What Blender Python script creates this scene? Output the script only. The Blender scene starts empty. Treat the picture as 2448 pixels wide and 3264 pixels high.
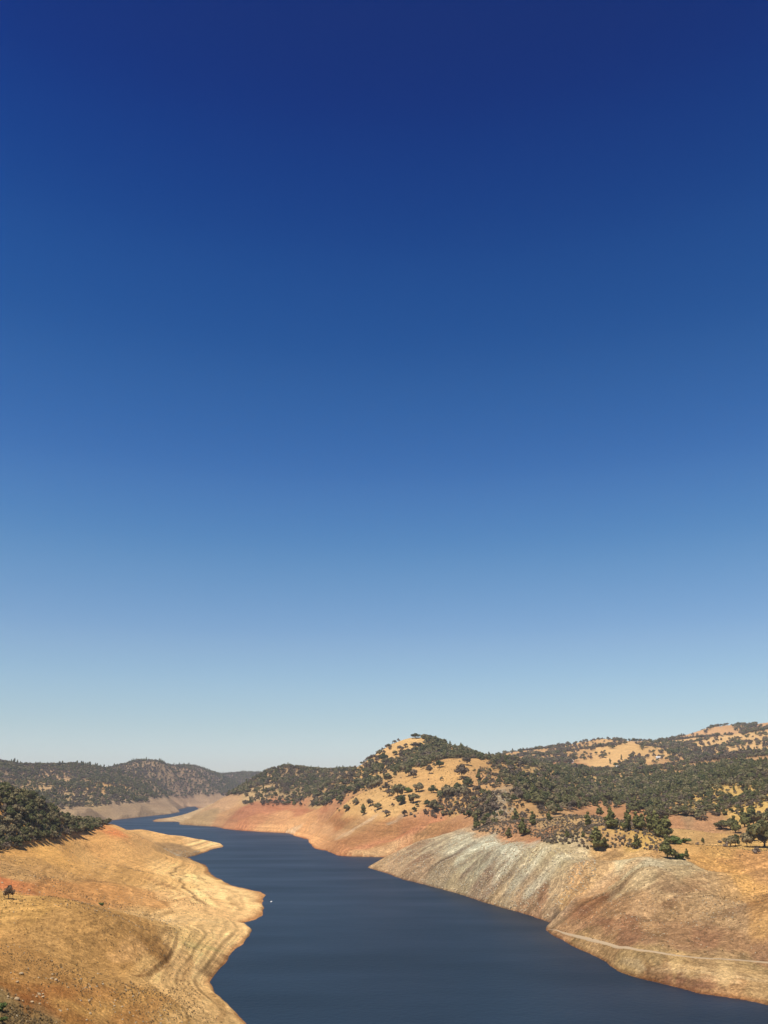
import bpy, math, random
import numpy as np
from mathutils import Vector

random.seed(7)
RNG = np.random.RandomState(11)
scene = bpy.context.scene
COL = scene.collection

# ------------------------------------------------------------------ camera
EYE = 60.0                       # metres above the lake
PITCH = math.radians(18.4)
FOC, CX, CY = 2636.0, 1224.0, 1632.0     # focal length and centre in photo pixels
cam_data = bpy.data.cameras.new('camera')
cam_data.sensor_fit = 'VERTICAL'
cam_data.angle = 2 * math.atan(1632.0 / FOC)
cam_data.clip_start = 0.5
cam_data.clip_end = 80000
cam = bpy.data.objects.new('camera', cam_data)
COL.objects.link(cam)
cam.location = (0, 0, EYE)
cam.rotation_euler = (math.radians(90) + PITCH, 0, 0)
scene.camera = cam

# ------------------------------------------------------------------ light
SUN_EL, SUN_AZ = math.radians(63), math.radians(-138)   # azimuth clockwise from +Y
sun_dir = Vector((math.sin(SUN_AZ) * math.cos(SUN_EL), math.cos(SUN_AZ) * math.cos(SUN_EL), math.sin(SUN_EL)))
sd_ = bpy.data.lights.new('sun', 'SUN')
sd_.energy = 4.8
sd_.angle = math.radians(0.53)
sd_.color = (1.0, 0.93, 0.80)
sun = bpy.data.objects.new('sun', sd_)
COL.objects.link(sun)
sun.location = (0, 0, 500)
sun.rotation_euler = (-sun_dir).to_track_quat('-Z', 'Y').to_euler()

world = bpy.data.worlds.new('World')
scene.world = world
world.use_nodes = True
wn, wl = world.node_tree.nodes, world.node_tree.links
wn.clear()
sky = wn.new('ShaderNodeTexSky')
sky.sky_type = 'NISHITA'
sky.sun_disc = False
sky.sun_elevation = SUN_EL
sky.sun_rotation = SUN_AZ
sky.altitude = 300
sky.air_density = 1.0
sky.dust_density = 0.3
sky.ozone_density = 2.0
bg = wn.new('ShaderNodeBackground')
bg.inputs['Strength'].default_value = 0.10
wo = wn.new('ShaderNodeOutputWorld')
# deep late-summer sky: the sky texture is graded by height above the horizon
tc = wn.new('ShaderNodeTexCoord')
sx = wn.new('ShaderNodeSeparateXYZ')
grade = wn.new('ShaderNodeValToRGB')
mul = wn.new('ShaderNodeVectorMath'); mul.operation = 'MULTIPLY'
grade.color_ramp.interpolation = 'CARDINAL'
SKY_GRADE = [(0.0, (0.8152, 0.8392, 0.923)), (0.0341, (0.8152, 0.8392, 0.923)), (0.0658, (0.778, 0.8097, 0.8395)), (0.1195, (0.7498, 0.8243, 0.8537)), (0.1741, (0.6593, 0.7821, 0.8723)), (0.2656, (0.4371, 0.707, 0.8804)), (0.3556, (0.2556, 0.56, 0.8716)), (0.4747, (0.1106, 0.4126, 0.7744)), (0.581, (0.0388, 0.2936, 0.6976)), (0.6832, (0.0089, 0.1736, 0.5778)), (0.7643, (0.0176, 0.132, 0.4878))]
for k, (z_, c_) in enumerate(SKY_GRADE):
    e_ = grade.color_ramp.elements[k] if k < 2 else grade.color_ramp.elements.new(z_)
    e_.position = z_
    e_.color = (*c_, 1)
wl.new(tc.outputs['Generated'], sx.inputs[0])
wl.new(sx.outputs[2], grade.inputs[0])
wl.new(sky.outputs[0], mul.inputs[0])
wl.new(grade.outputs[0], mul.inputs[1])
wl.new(mul.outputs[0], bg.inputs[0])
wl.new(bg.outputs[0], wo.inputs[0])
scene.view_settings.view_transform = 'Standard'
scene.view_settings.look = 'None'
scene.view_settings.exposure = 0.35
scene.view_settings.gamma = 1.0
scene.cycles.max_bounces = 5
scene.cycles.diffuse_bounces = 2
scene.cycles.glossy_bounces = 2
scene.cycles.transparent_max_bounces = 4
scene.cycles.volume_bounces = 0

# ------------------------------------------------------------------ helpers
SP, CP = math.sin(PITCH), math.cos(PITCH)

def raydir(px, py):
    a, b = (px - CX) / FOC, -(py - CY) / FOC
    return np.array([a, CP - b * SP, SP + b * CP])

def pt(px, py, z=None, D=None):
    """world point seen at a photo pixel, at height z or at ground distance D"""
    d = raydir(px, py)
    g = math.hypot(d[0], d[1])
    t = (z - EYE) / d[2] if z is not None else D / g
    return np.array([d[0] * t, d[1] * t, EYE + d[2] * t])

def project(P):
    x, y, z = P[:, 0], P[:, 1], P[:, 2] - EYE
    f = y * CP + z * SP
    u = -y * SP + z * CP
    f = np.maximum(f, 1e-3)
    return CX + FOC * x / f, CY - FOC * u / f

def lin(c):
    c = np.asarray(c, float) / 255.0
    return np.where(c <= 0.04045, c / 12.92, ((c + 0.055) / 1.055) ** 2.4)

def _hash(ix, iy, seed):
    h = (ix.astype(np.int64) * 374761393 + iy.astype(np.int64) * 668265263 + seed * 974634541) & 0x7fffffff
    h = ((h ^ (h >> 13)) * 1274126177) & 0x7fffffff
    return ((h ^ (h >> 16)) & 0xffff).astype(np.float32) / 65535.0

def noise(x, y, seed=0):
    x0, y0 = np.floor(x), np.floor(y)
    fx, fy = (x - x0).astype(np.float32), (y - y0).astype(np.float32)
    fx = fx * fx * fx * (fx * (fx * 6 - 15) + 10)
    fy = fy * fy * fy * (fy * (fy * 6 - 15) + 10)
    a, b = _hash(x0, y0, seed), _hash(x0 + 1, y0, seed)
    c, d = _hash(x0, y0 + 1, seed), _hash(x0 + 1, y0 + 1, seed)
    return (a + (b - a) * fx + (c - a) * fy + (a - b - c + d) * fx * fy) * 2 - 1

def fbm(x, y, L, octs, seed=0, gain=0.5):
    s, amp, tot = 0, 1.0, 0
    for k in range(octs):
        s = s + amp * noise(x / L + 17.3 * k, y / L - 9.1 * k, seed + k)
        tot += amp
        amp *= gain
        L *= 0.5
    return s / tot

def sstep(a, b, x):
    t = np.clip((x - a) / (b - a), 0, 1)
    return t * t * (3 - 2 * t)

# ------------------------------------------------------------------ the lake outline (world metres, z = 0)
def shore(*ps):
    return [tuple(pt(p[0], p[1], z=0)[:2]) if len(p) == 2 else tuple(pt(p[0], 2600, D=p[2])[:2]) for p in ps]

LAKE = shore(
    # near left shore going away from the camera
    (900, 3420), (789, 3264), (760, 3237), (727, 3207), (686, 3167), (670, 3129), (678, 3115), (700, 3093), (722, 3070), (730, 3052),
    (746, 3025), (776, 3009), (795, 2985), (800, 2966), (787, 2950), (764, 2945), (790, 2938), (814, 2931), (841, 2914), (840, 2895),
    (838, 2878), (846, 2852), (830, 2842), (803, 2838), (760, 2827), (727, 2820), (711, 2808), (690, 2797), (673, 2789), (668, 2775), (655, 2759),
    (624, 2746), (593, 2735), (612, 2729), (646, 2719), (678, 2706), (716, 2699),
    # behind the spit, hidden bay on the left
    (705, 0, 1010), (640, 0, 1035), (560, 0, 1035), (467, 0, 1010), (374, 0, 965), (300, 0, 985), (200, 0, 1010), (110, 0, 1080),
    (90, 0, 1280), (150, 0, 1450), (250, 0, 1580),
    # far shore
    (347, 2616), (380, 2612), (434, 2606), (488, 2600), (543, 2594.5), (572, 2588), (566, 2580), (589, 2575.5), (597, 2571), (622, 2571),
    (634, 2578), (613, 2594.5), (600, 2601), (543, 2605.5), (500, 2611), (483, 2616), (496, 2620), (567, 2619.5), (576, 2624), (571, 2628),
    (618.5, 2631), (684, 2635), (722, 2643), (781, 2648), (836, 2652.6), (917, 2655), (928, 2658), (939, 2665), (982, 2676),
    (993, 2692), (1004, 2706), (1036, 2711), (1058, 2719), (1080, 2727.5), (1123, 2730), (1188, 2731),
    # cove behind the grey bank
    (1262, 0, 800), (1325, 0, 792), (1330, 0, 772), (1262, 0, 755), (1205, 0, 735),
    # near right shore
    (1172, 2765), (1221, 2779), (1275, 2798), (1318, 2811), (1373, 2825), (1449, 2846), (1514, 2866), (1534, 2874), (1580, 2886),
    (1637, 2903), (1694, 2920), (1751, 2941), (1757, 2945), (1742, 2957), (1743, 2966), (1774, 2986), (1820, 3014), (1871, 3037),
    (1934, 3066), (1974, 3097), (2003, 3108), (2071, 3126), (2129, 3140), (2186, 3154), (2220, 3167), (2300, 3177), (2357, 3186),
    (2414, 3197), (2448, 3205), (2600, 3240), (2900, 3300)) + [(300, 120), (420, -150), (60, -160), (-20, 30)]
LAKE = np.array(LAKE)

def lake_sdf(x, y):
    """signed distance to the shoreline, positive on land"""
    n = x.size
    d2 = np.full(n, 1e18, np.float32)
    inside = np.zeros(n, bool)
    A, B = LAKE, np.roll(LAKE, -1, 0)
    xf, yf = x.astype(np.float32), y.astype(np.float32)
    for (ax, ay), (bx, by) in zip(A, B):
        ex, ey = bx - ax, by - ay
        wx, wy = xf - np.float32(ax), yf - np.float32(ay)
        t = np.clip((wx * np.float32(ex) + wy * np.float32(ey)) / np.float32(ex * ex + ey * ey + 1e-9), 0, 1)
        wx -= t * np.float32(ex)
        wy -= t * np.float32(ey)
        np.minimum(d2, wx * wx + wy * wy, out=d2)
        if ay != by:
            c = (yf >= min(ay, by)) & (yf < max(ay, by))
            inside ^= c & (xf < np.float32(ax) + (yf - np.float32(ay)) * np.float32(ex / ey))
    d = np.sqrt(d2)
    return np.where(inside, -d, d)

# ------------------------------------------------------------------ height control points: (photo x, photo y, ('z' or 'D'), value)
def Z(z, *ps): return [pt(px, py, z=z) for px, py in ps]
def Dd(*ps): return [pt(px, py, D=D) for px, py, D in ps]
def G(*ps):
    """hidden ground: (photo x, distance, height)"""
    out = []
    for px, D, z in ps:
        p = pt(px, 2600, D=D)
        out.append(np.array([p[0], p[1], z]))
    return out

CTRL = []
# --- left foreground: lobes running down to the water
CTRL += Z(8, (445, 3112), (543, 3025), (434, 3118)) + Z(5, (597, 3167)) + Z(17, (325, 3161)) + Z(22, (108, 3161)) + Z(13, (434, 3264))
CTRL += Z(25, (0, 3140)) + Z(20, (271, 2944)) + Z(24, (163, 2879), (54, 2863)) + Z(14, (325, 2884)) + Z(24, (0, 2826)) + Z(20, (54, 3025))
CTRL += Z(17, (0, 3062)) + Z(13, (217, 3096)) + Z(14.5, (420, 2990)) + Z(8, (543, 2830)) + Z(6, (543, 2946)) + Z(4, (705, 2870)) + Z(18, (217, 2808))
CTRL += Z(30, (0, 2735)) + Z(23, (217, 2702)) + Z(14, (380, 2754)) + Z(5, (543, 2716)) + Z(5.5, (597, 2700))
CTRL += Z(3, (640, 3080), (600, 3120)) + Z(4, (680, 2990), (700, 2920), (590, 2770)) + Z(10, (450, 2850), (430, 2905)) + Z(2.5, (740, 2960))
CTRL += Dd((0, 3264, 72), (60, 3215, 74), (120, 3235, 73), (200, 3290, 66))
CTRL += G((0, 90, 34), (150, 95, 30), (0, 120, 28), (300, 110, 25), (500, 120, 18), (0, 40, 52), (600, 40, 48), (1224, 30, 40), (-400, 100, 44), (-400, 300, 30), (-400, 500, 45), (-500, 800, 40))
# --- left headland and its wooded hill
CTRL += Dd((374, 2623, 800), (467, 2637, 900), (521, 2650, 930), (586, 2661, 960), (640, 2674, 965), (700, 2688, 978), (340, 2620, 760))
CTRL += Z(30, (33, 2706), (108, 2687), (168, 2673), (228, 2665), (271, 2654), (320, 2641), (331, 2629))
CTRL += Dd((0, 2550, 560), (54, 2558, 570), (163, 2576, 620), (228, 2597, 650), (282, 2612, 680), (318, 2623, 700), (-120, 2545, 560))
CTRL += G((0, 680, 42), (0, 750, 36), (100, 800, 28), (200, 830, 20), (300, 860, 12), (0, 900, 22), (-200, 700, 46), (-200, 1000, 30))
CTRL += Dd((400, 2690, 660), (450, 2700, 690), (500, 2712, 720), (350, 2668, 660))
CTRL += G((450, 770, 19), (450, 830, 19.3), (450, 880, 19.6), (500, 780, 14), (500, 840, 14.6), (500, 890, 15.5), (550, 780, 8.5), (550, 840, 9.5), (550, 890, 10.8), (400, 810, 24.5), (400, 860, 23.5), (400, 905, 21), (600, 850, 6), (600, 900, 8), (350, 820, 28), (350, 870, 23))
# --- far shore and far left hills
CTRL += Z(26, (347, 2565)) + Dd((244, 2574, 1640), (300, 2569, 1700), (450, 2559, 2010), (488, 2546, 2200), (526, 2540, 2380), (597, 2537.6, 3050), (689, 2534, 3200), (340, 2596, 1668))
CTRL += Dd((0, 2423, 2400), (54, 2429, 2400), (92, 2444, 2450), (179, 2430, 2500), (271, 2447, 2650), (380, 2469, 2800), (461, 2480, 2850), (500, 2468, 2950), (543, 2436, 3020), (580, 2440, 3180), (624, 2446, 3320), (650, 2446, 3500), (678, 2459, 3700), (760, 2461, 4200), (857, 2464, 4300), (920, 2466, 4300))
CTRL += Dd((0, 2500, 1900), (92, 2500, 2000), (179, 2500, 2050), (320, 2508, 2080), (430, 2510, 2250), (543, 2505, 2550), (650, 2510, 3400), (760, 2505, 3600), (400, 2475, 2500), (90, 2470, 2200), (250, 2475, 2350))
CTRL += G((100, 1700, 32), (-200, 1700, 45), (-300, 2400, 150), (-400, 2000, 100), (0, 2800, 90), (271, 3100, 90), (461, 3300, 90), (624, 3900, 95), (760, 4900, 100), (200, 4500, 70), (-300, 3500, 90))
CTRL += Dd((640, 2572, 2950), (680, 2560, 2300), (760, 2545, 2150), (720, 2550, 2900)) 
# --- bare tan headland before the centre hill
CTRL += Dd((689, 2568, 1620), (640, 2590, 1560), (620, 2612, 1500), (700, 2600, 1500), (740, 2580, 1560)) + Dd((749, 2536, 2050))
CTRL += G((680, 1800, 26), (560, 1720, 2), (620, 1900, 14), (800, 2000, 52), (860, 2300, 60), (640, 2200, 8), (650, 2600, 8))
# --- red and tan bank under the centre hill
CTRL += Z(30, (776, 2570), (819, 2572), (874, 2572), (960, 2576), (1036, 2581), (1091, 2589), (1161, 2600), (1243, 2608), (1313, 2614), (1394, 2616), (1480, 2626))
CTRL += Z(13, (850, 2616), (930, 2622), (1010, 2645), (1070, 2672)) + Z(14, (1150, 2668), (1230, 2672)) + Z(15, (770, 2610)) + Z(6, (1130, 2708))
CTRL += Z(22, (1340, 2640), (1420, 2640)) + Z(14, (1300, 2670)) 
# --- centre hill
CTRL += Dd((754, 2529, 1600), (808, 2497, 1680), (863, 2460, 1740), (890, 2436, 1760), (933, 2431, 1780), (982, 2459, 1750), (1025, 2454, 1780), (1080, 2452, 1800), (1134, 2449, 1780))
CTRL += Dd((1145, 2450, 1330), (1188, 2430, 1360), (1221, 2394, 1380), (1259, 2368, 1390), (1313, 2345, 1390), (1345, 2341, 1390), (1380, 2364, 1370), (1405, 2388, 1350), (1460, 2414, 1320), (1514, 2428, 1290), (1560, 2414, 1270), (1610, 2424, 1280))
CTRL += Dd((1443, 2411, 1150), (1400, 2424, 1150), (1378, 2431, 1150), (1500, 2420, 1130), (1330, 2452, 1140), (1280, 2474, 1130), (1230, 2500, 1120), (1188, 2518, 1100), (1130, 2545, 1080), (1080, 2570, 1060))
CTRL += Dd((1330, 2425, 1270), (1260, 2445, 1270), (1200, 2475, 1260), (1120, 2510, 1230), (1060, 2545, 1190), (1000, 2560, 1220))
CTRL += Dd((1420, 2480, 1040), (1350, 2520, 1000), (1280, 2550, 970), (1420, 2550, 940), (1500, 2500, 1000), (1480, 2560, 900), (1350, 2580, 905), (1220, 2575, 975), (1540, 2460, 1040))
CTRL += Dd((880, 2520, 1520), (950, 2530, 1480), (1010, 2510, 1560), (820, 2545, 1480))
CTRL += G((890, 2050, 60), (1000, 2100, 70), (1134, 2100, 75), (1200, 1700, 90), (1345, 1650, 90), (1460, 1600, 85), (1300, 2400, 110), (1000, 3000, 70), (850, 2600, 40))
# --- east flank and wooded valley
CTRL += Dd((1560, 2500, 950), (1600, 2530, 860), (1560, 2560, 820), (1640, 2470, 1120), (1700, 2500, 1060), (1650, 2590, 740), (1600, 2610, 700), (1720, 2560, 860))
CTRL += Dd((1900, 2580, 860), (1980, 2590, 830), (2060, 2606, 790), (1900, 2535, 1010), (1900, 2502, 1200), (1900, 2464, 1500), (1750, 2470, 1420), (1780, 2520, 1050), (2050, 2480, 1350), (2050, 2540, 1000))
CTRL += G((1750, 720, 34), (1850, 730, 35), (1960, 720, 34), (2080, 700, 31))
CTRL += Dd((1660, 2440, 1700), (1740, 2436, 1750), (1820, 2436, 1720), (1900, 2444, 1680), (1968, 2450, 1640))
# --- far right hills
CTRL += Dd((1586, 2413, 2300), (1660, 2397, 2400), (1729, 2384, 2450), (1786, 2380, 2500), (1883, 2364, 2600), (1920, 2355, 2620), (1951, 2357, 2650), (2000, 2363, 2680), (2071, 2362, 2700), (2150, 2374, 2700), (2214, 2384, 2750), (2243, 2358, 2850), (2275, 2322, 2880), (2310, 2309, 2900), (2340, 2314, 2900), (2370, 2325, 2880), (2397, 2314, 2850), (2420, 2305, 2820), (2448, 2303, 2800), (2520, 2295, 2800), (2700, 2300, 2700))
CTRL += Dd((2014, 2370, 2050), (1960, 2395, 1950), (1900, 2430, 1780), (2060, 2395, 2000), (1830, 2410, 1950), (1700, 2415, 2000), (2120, 2400, 2000), (2240, 2375, 2150), (2330, 2340, 2250), (2400, 2345, 2150), (2448, 2345, 2100), (2100, 2440, 1650), (2300, 2420, 1550), (2448, 2400, 1600))
CTRL += G((1600, 3000, 90), (1800, 3300, 120), (2100, 3500, 130), (2400, 3700, 160), (2300, 2550, 190), (2014, 2300, 135))
CTRL += Dd((2200, 2470, 1250), (2400, 2450, 1150), (2300, 2500, 950), (2448, 2480, 1000), (2200, 2530, 950), (2400, 2560, 760), (2300, 2570, 790), (2200, 2590, 740), (2448, 2600, 690), (2600, 2480, 950), (2700, 2600, 650))
# --- right flats
CTRL += Z(30, (2200, 2640), (2300, 2640), (2150, 2625)) + Z(29, (2200, 2690), (2350, 2690), (2448, 2700), (2260, 2720)) + Z(33, (2400, 2655), (2448, 2650))
CTRL += Z(24, (2350, 2790)) + Z(20, (2430, 2850)) + Z(15, (2440, 2940)) + Z(24, (2448, 2790))
# --- shrubby knob and near grey bank
CTRL += Dd((1757, 2606, 600), (1810, 2594, 590), (1854, 2591, 575), (1900, 2593, 560), (1946, 2606, 550), (2000, 2622, 535), (2060, 2638, 520), (2110, 2655, 500), (2150, 2682, 480), (1700, 2612, 620), (1640, 2625, 640))
CTRL += Z(30, (1500, 2643), (1560, 2652), (1614, 2672), (1666, 2664), (1740, 2692), (1866, 2711), (1923, 2710), (2000, 2716), (2090, 2720))
CTRL += Z(15, (1380, 2745), (1480, 2765), (1600, 2790), (1700, 2815), (1780, 2835)) + Z(22, (1550, 2720), (1700, 2750), (1830, 2765))
CTRL += Z(7, (1290, 2765), (1420, 2808), (1560, 2845), (1690, 2885))
CTRL += Dd((1218, 2735, 700), (1270, 2709, 700), (1351, 2682, 705), (1432, 2657, 712), (1470, 2645, 715))
CTRL += G((1300, 735, 8), (1400, 760, 14), (1470, 770, 21))
# --- dome above the track
CTRL += Z(28, (2040, 2745), (2129, 2738)) + Z(27, (2214, 2746)) + Z(21, (1985, 2785), (2280, 2790)) + Z(17, (2370, 2850)) + Z(20, (2100, 2830)) + Z(14, (1930, 2850), (2100, 2900), (2280, 2920)) + Z(9, (1850, 2900), (1960, 2950), (2150, 2985), (2380, 3010))
CTRL += Z(12, (1870, 2850)) + Z(6.0, (1810, 2915)) + Z(18, (1930, 2790)) + Z(24, (1960, 2745))
CTRL += Z(1.2, (1765, 2969)) + Z(3.5, (1900, 3001)) + Z(5.2, (1986, 3021)) + Z(6, (2071, 3035), (2186, 3050), (2300, 3059), (2448, 3066)) + Z(6.5, (2600, 3085))
CTRL += Z(3, (2200, 3110), (2350, 3130)) + G((2700, 300, 14), (2900, 400, 30), (2800, 250, 8), (2700, 500, 32))
CTRL = np.array(CTRL)

_sh = []
for a, b in zip(LAKE[:-6], LAKE[1:-5]):
    L = math.hypot(*(b - a)); dm = math.hypot(*((a + b) / 2))
    k = max(1, int(L / (dm * 0.035)))
    for i in range(k):
        q = a + (b - a) * i / k
        _sh.append((q[0], q[1], 0.0))
_sh = np.array(_sh)
RO = 40.0

def uv(x, y):
    return np.arctan2(x, y), np.log(np.hypot(x, y) + RO)

_allc = np.concatenate([CTRL, _sh])
_cu, _cv = uv(_allc[:, 0], _allc[:, 1])
_cr = np.hypot(_allc[:, 0], _allc[:, 1]) + 100
_cs = _allc[:, 2] / _cr
# merge controls that nearly coincide
_keep = []
for i in range(len(_cu)):
    if all((_cu[i] - _cu[j]) ** 2 + (_cv[i] - _cv[j]) ** 2 > 0.006 ** 2 for j in _keep):
        _keep.append(i)
_cu, _cv, _cs = _cu[_keep], _cv[_keep], _cs[_keep]
_n = len(_cu)

def _ker(d2):
    return 0.5 * d2 * np.log(d2 + 1e-9)

_K = _ker((_cu[:, None] - _cu[None]) ** 2 + (_cv[:, None] - _cv[None]) ** 2) + np.eye(_n) * 3e-4
_Pm = np.stack([np.ones(_n), _cu, _cv], 1)
_M = np.block([[_K, _Pm], [_Pm.T, np.zeros((3, 3))]])
_w = np.linalg.solve(_M, np.concatenate([_cs, np.zeros(3)]))

def tps(u, v):
    out = np.empty(u.size, np.float32)
    cu, cv, w = _cu.astype(np.float32), _cv.astype(np.float32), _w.astype(np.float32)
    for i in range(0, u.size, 20000):
        a, b = u[i:i + 20000, None].astype(np.float32), v[i:i + 20000, None].astype(np.float32)
        d2 = (a - cu) ** 2 + (b - cv) ** 2
        out[i:i + 20000] = (0.5 * d2 * np.log(d2 + np.float32(1e-9))) @ w[:_n] + w[_n] + w[_n + 1] * a[:, 0] + w[_n + 2] * b[:, 0]
    return out

# ------------------------------------------------------------------ terrain grid (polar, finer where it is looked at)
_in = np.arange(-0.50, 0.5001, 0.00105)
_side = 0.5 + (np.pi - 0.5) * (np.linspace(0, 1, 62)[1:] ** 1.7)
AZ = np.concatenate([-_side[::-1], _in, _side[:-1]])
RR = np.concatenate([[0.5, 2, 4], np.linspace(7, 62, 22), np.exp(np.arange(math.log(64), math.log(4700), 0.0041)), np.exp(np.linspace(math.log(4750), math.log(9000), 14))])
AG, RG = np.meshgrid(AZ, RR)
NR, NA = AG.shape
X, Y = (RG * np.sin(AG)).ravel(), (RG * np.cos(AG)).ravel()
R_ = RG.ravel()
UV_u = np.clip(AG.ravel(), -0.72, 0.72)
UV_v = np.log(np.minimum(R_, 4600) + RO)
H = tps(UV_u, UV_v) * (np.minimum(R_, 4600) + 100)
# behind the viewer and far away the ground evens out
back = sstep(0.62, 1.35, np.abs(AG.ravel()))
H = H * (1 - back) + back * (50 + 10 * fbm(X, Y, 500, 3, 5))
far = sstep(3800, 6500, R_)
H = H * (1 - far) + far * (45 + 0.004 * 0 * R_)
near = 1 - sstep(8, 60, R_)
H = H * (1 - near) + near * (EYE - 1.7 - 0.12 * R_)

SD = np.full(X.size, 4000, np.float32)
_m = R_ < 3600
SD[_m] = lake_sdf(X[_m], Y[_m])
_wob = fbm(X, Y, 14, 3, 31)
SD = SD + _wob * np.clip(R_ * 0.0035, 0.4, 3.0) * 0.9 * (SD < 200)
bank = 1 - sstep(24, 34, H)                      # 1 on the drawn-down banks
# broad relief
rel = np.zeros_like(H)
for L, k in ((150, 1), (75, 2), (38, 3), (19, 4), (9.5, 5), (4.7, 6)):
    a = L * 0.030 * sstep(0.0016, 0.005, L / np.maximum(R_, 80)) if L > 20 else L * 0.04 * sstep(0.002, 0.012, L / np.maximum(R_, 80))
    nz = noise(X / L + 3.1 * k, Y / L - 7.7 * k, 40 + k)
    rel += a * (nz if k > 2 else nz - 0.3)
fade = sstep(0, 40, SD)
# the banks lack the large relief but are rough at the scale of a few metres
rough = np.zeros_like(H)
for L, k in ((22, 10), (14, 7), (6.5, 8), (3.2, 9), (1.7, 11)):
    rough += L * 0.050 * sstep(0.002, 0.008, L / np.maximum(R_, 80)) * noise(X / L + 5.7 * k, Y / L - 2.3 * k, 50 + k)
hillf = sstep(1400, 1900, R_) * sstep(34, 60, H)
spur = 1 - np.abs(fbm(X, Y, 330, 3, 57)) * 2.2
H = H + rel * fade * (1 - 0.72 * bank) * sstep(50, 150, R_) + rough * fade * bank * np.where(AG.ravel() > -0.08, 0.9, 0.4) * sstep(90, 200, R_) + 6 * (spur - 0.75) * hillf
# rills running down the right-hand banks
NX, NY = 0.93, 0.37                              # uphill direction there
TA, TB = X * NY - Y * NX, X * NX + Y * NY
rill = noise(TA / 9.0 + 0.9 * noise(TB / 20, TA / 20, 3), TB / 60.0, 61) * 0.42 + noise(TA / 3.6, TB / 60.0, 62) * 0.22 + noise(TA / 26, TB / 160, 64) * 1.1
right = (AG.ravel() > -0.2)
H = H + rill * 0.75 * np.clip(R_ / 500, 0.6, 2.6) * fade * bank * right * sstep(2, 14, H)
# old water lines: benches cut along the contours of the left slope and, weaker, elsewhere
left = sstep(0.02, -0.06, AG.ravel()) if False else 1 - sstep(-0.10, -0.04, AG.ravel())
per = 1.35
ph = (H + 0.35 * fbm(X, Y, 22, 2, 71)) / per
fr = ph - np.floor(ph)
saw = sstep(0.45, 0.95, fr) - fr
bench = bank * fade * (left * 0.62 * sstep(900, 500, R_) if False else left * (0.30 - 0.17 * sstep(7, 11, H)) * (1 - sstep(550, 1000, R_)) + 0.10 * (1 - left))
H = H + saw * per * bench
LOB = H + 1.4 * fbm(X, Y, 45, 2, 81)
H = H + left * (1 - sstep(480, 620, R_)) * sstep(8.2, 8.8, LOB) * 0.6 * (R_ > 180)
# lake floor and shore clamp
land = SD > 0
cutb = 1.1 * left * sstep(-0.05, 0.45, fbm(X, Y, 34, 2, 88)) * (R_ > 200) * (R_ < 900)
lo = cutb * (1 - np.exp(-np.maximum(SD, 0) / 0.7)) + 0.25 * (1 - np.exp(-np.maximum(SD, 0) / 1.5)) + 0.028 * np.minimum(np.maximum(SD, 0), 300)
hi = 0.4 + cutb + 0.95 * np.maximum(SD, 0)
H = np.where(land, np.minimum(np.maximum(H, lo), hi), -np.minimum(0.35 * -SD, 14) - 0.15)
H = H.astype(np.float64)
HG = H.reshape(NR, NA)
_lr = RR

def height(x, y):
    a, r = np.arctan2(x, y), np.hypot(x, y)
    j = np.clip(np.searchsorted(AZ, a) - 1, 0, NA - 2)
    i = np.clip(np.searchsorted(RR, r) - 1, 0, NR - 2)
    fa = np.clip((a - AZ[j]) / (AZ[j + 1] - AZ[j]), 0, 1)
    fr_ = np.clip((r - RR[i]) / (RR[i + 1] - RR[i]), 0, 1)
    return (HG[i, j] * (1 - fa) + HG[i, j + 1] * fa) * (1 - fr_) + (HG[i + 1, j] * (1 - fa) + HG[i + 1, j + 1] * fa) * fr_

_cmax = np.maximum.accumulate((HG - EYE) / RR[:, None], 0)     # skyline seen so far along each azimuth

def visible(x, y, ztop):
    a, r = np.arctan2(x, y), np.hypot(x, y)
    j = np.clip(np.searchsorted(AZ, a), 0, NA - 1)
    i = np.clip(np.searchsorted(RR, r) - 2, 0, NR - 1)
    return (ztop - EYE) / r > _cmax[i, j]

_RM = np.exp(np.linspace(math.log(60), math.log(4600), 2600))

def ray(px, py):
    """first ground point met by the sight line through a photo pixel (None when it misses)"""
    d = raydir(px, py)
    g = math.hypot(d[0], d[1])
    x, y = d[0] / g * _RM, d[1] / g * _RM
    zz = EYE + d[2] / g * _RM
    hit = np.nonzero(height(x, y) >= zz)[0]
    if len(hit) == 0:
        # graze: take the closest approach
        k = int(np.argmin((zz - height(x, y)) / _RM))
    else:
        k = hit[0]
    return np.array([x[k], y[k], height(x[k:k + 1], y[k:k + 1])[0]])

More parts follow.
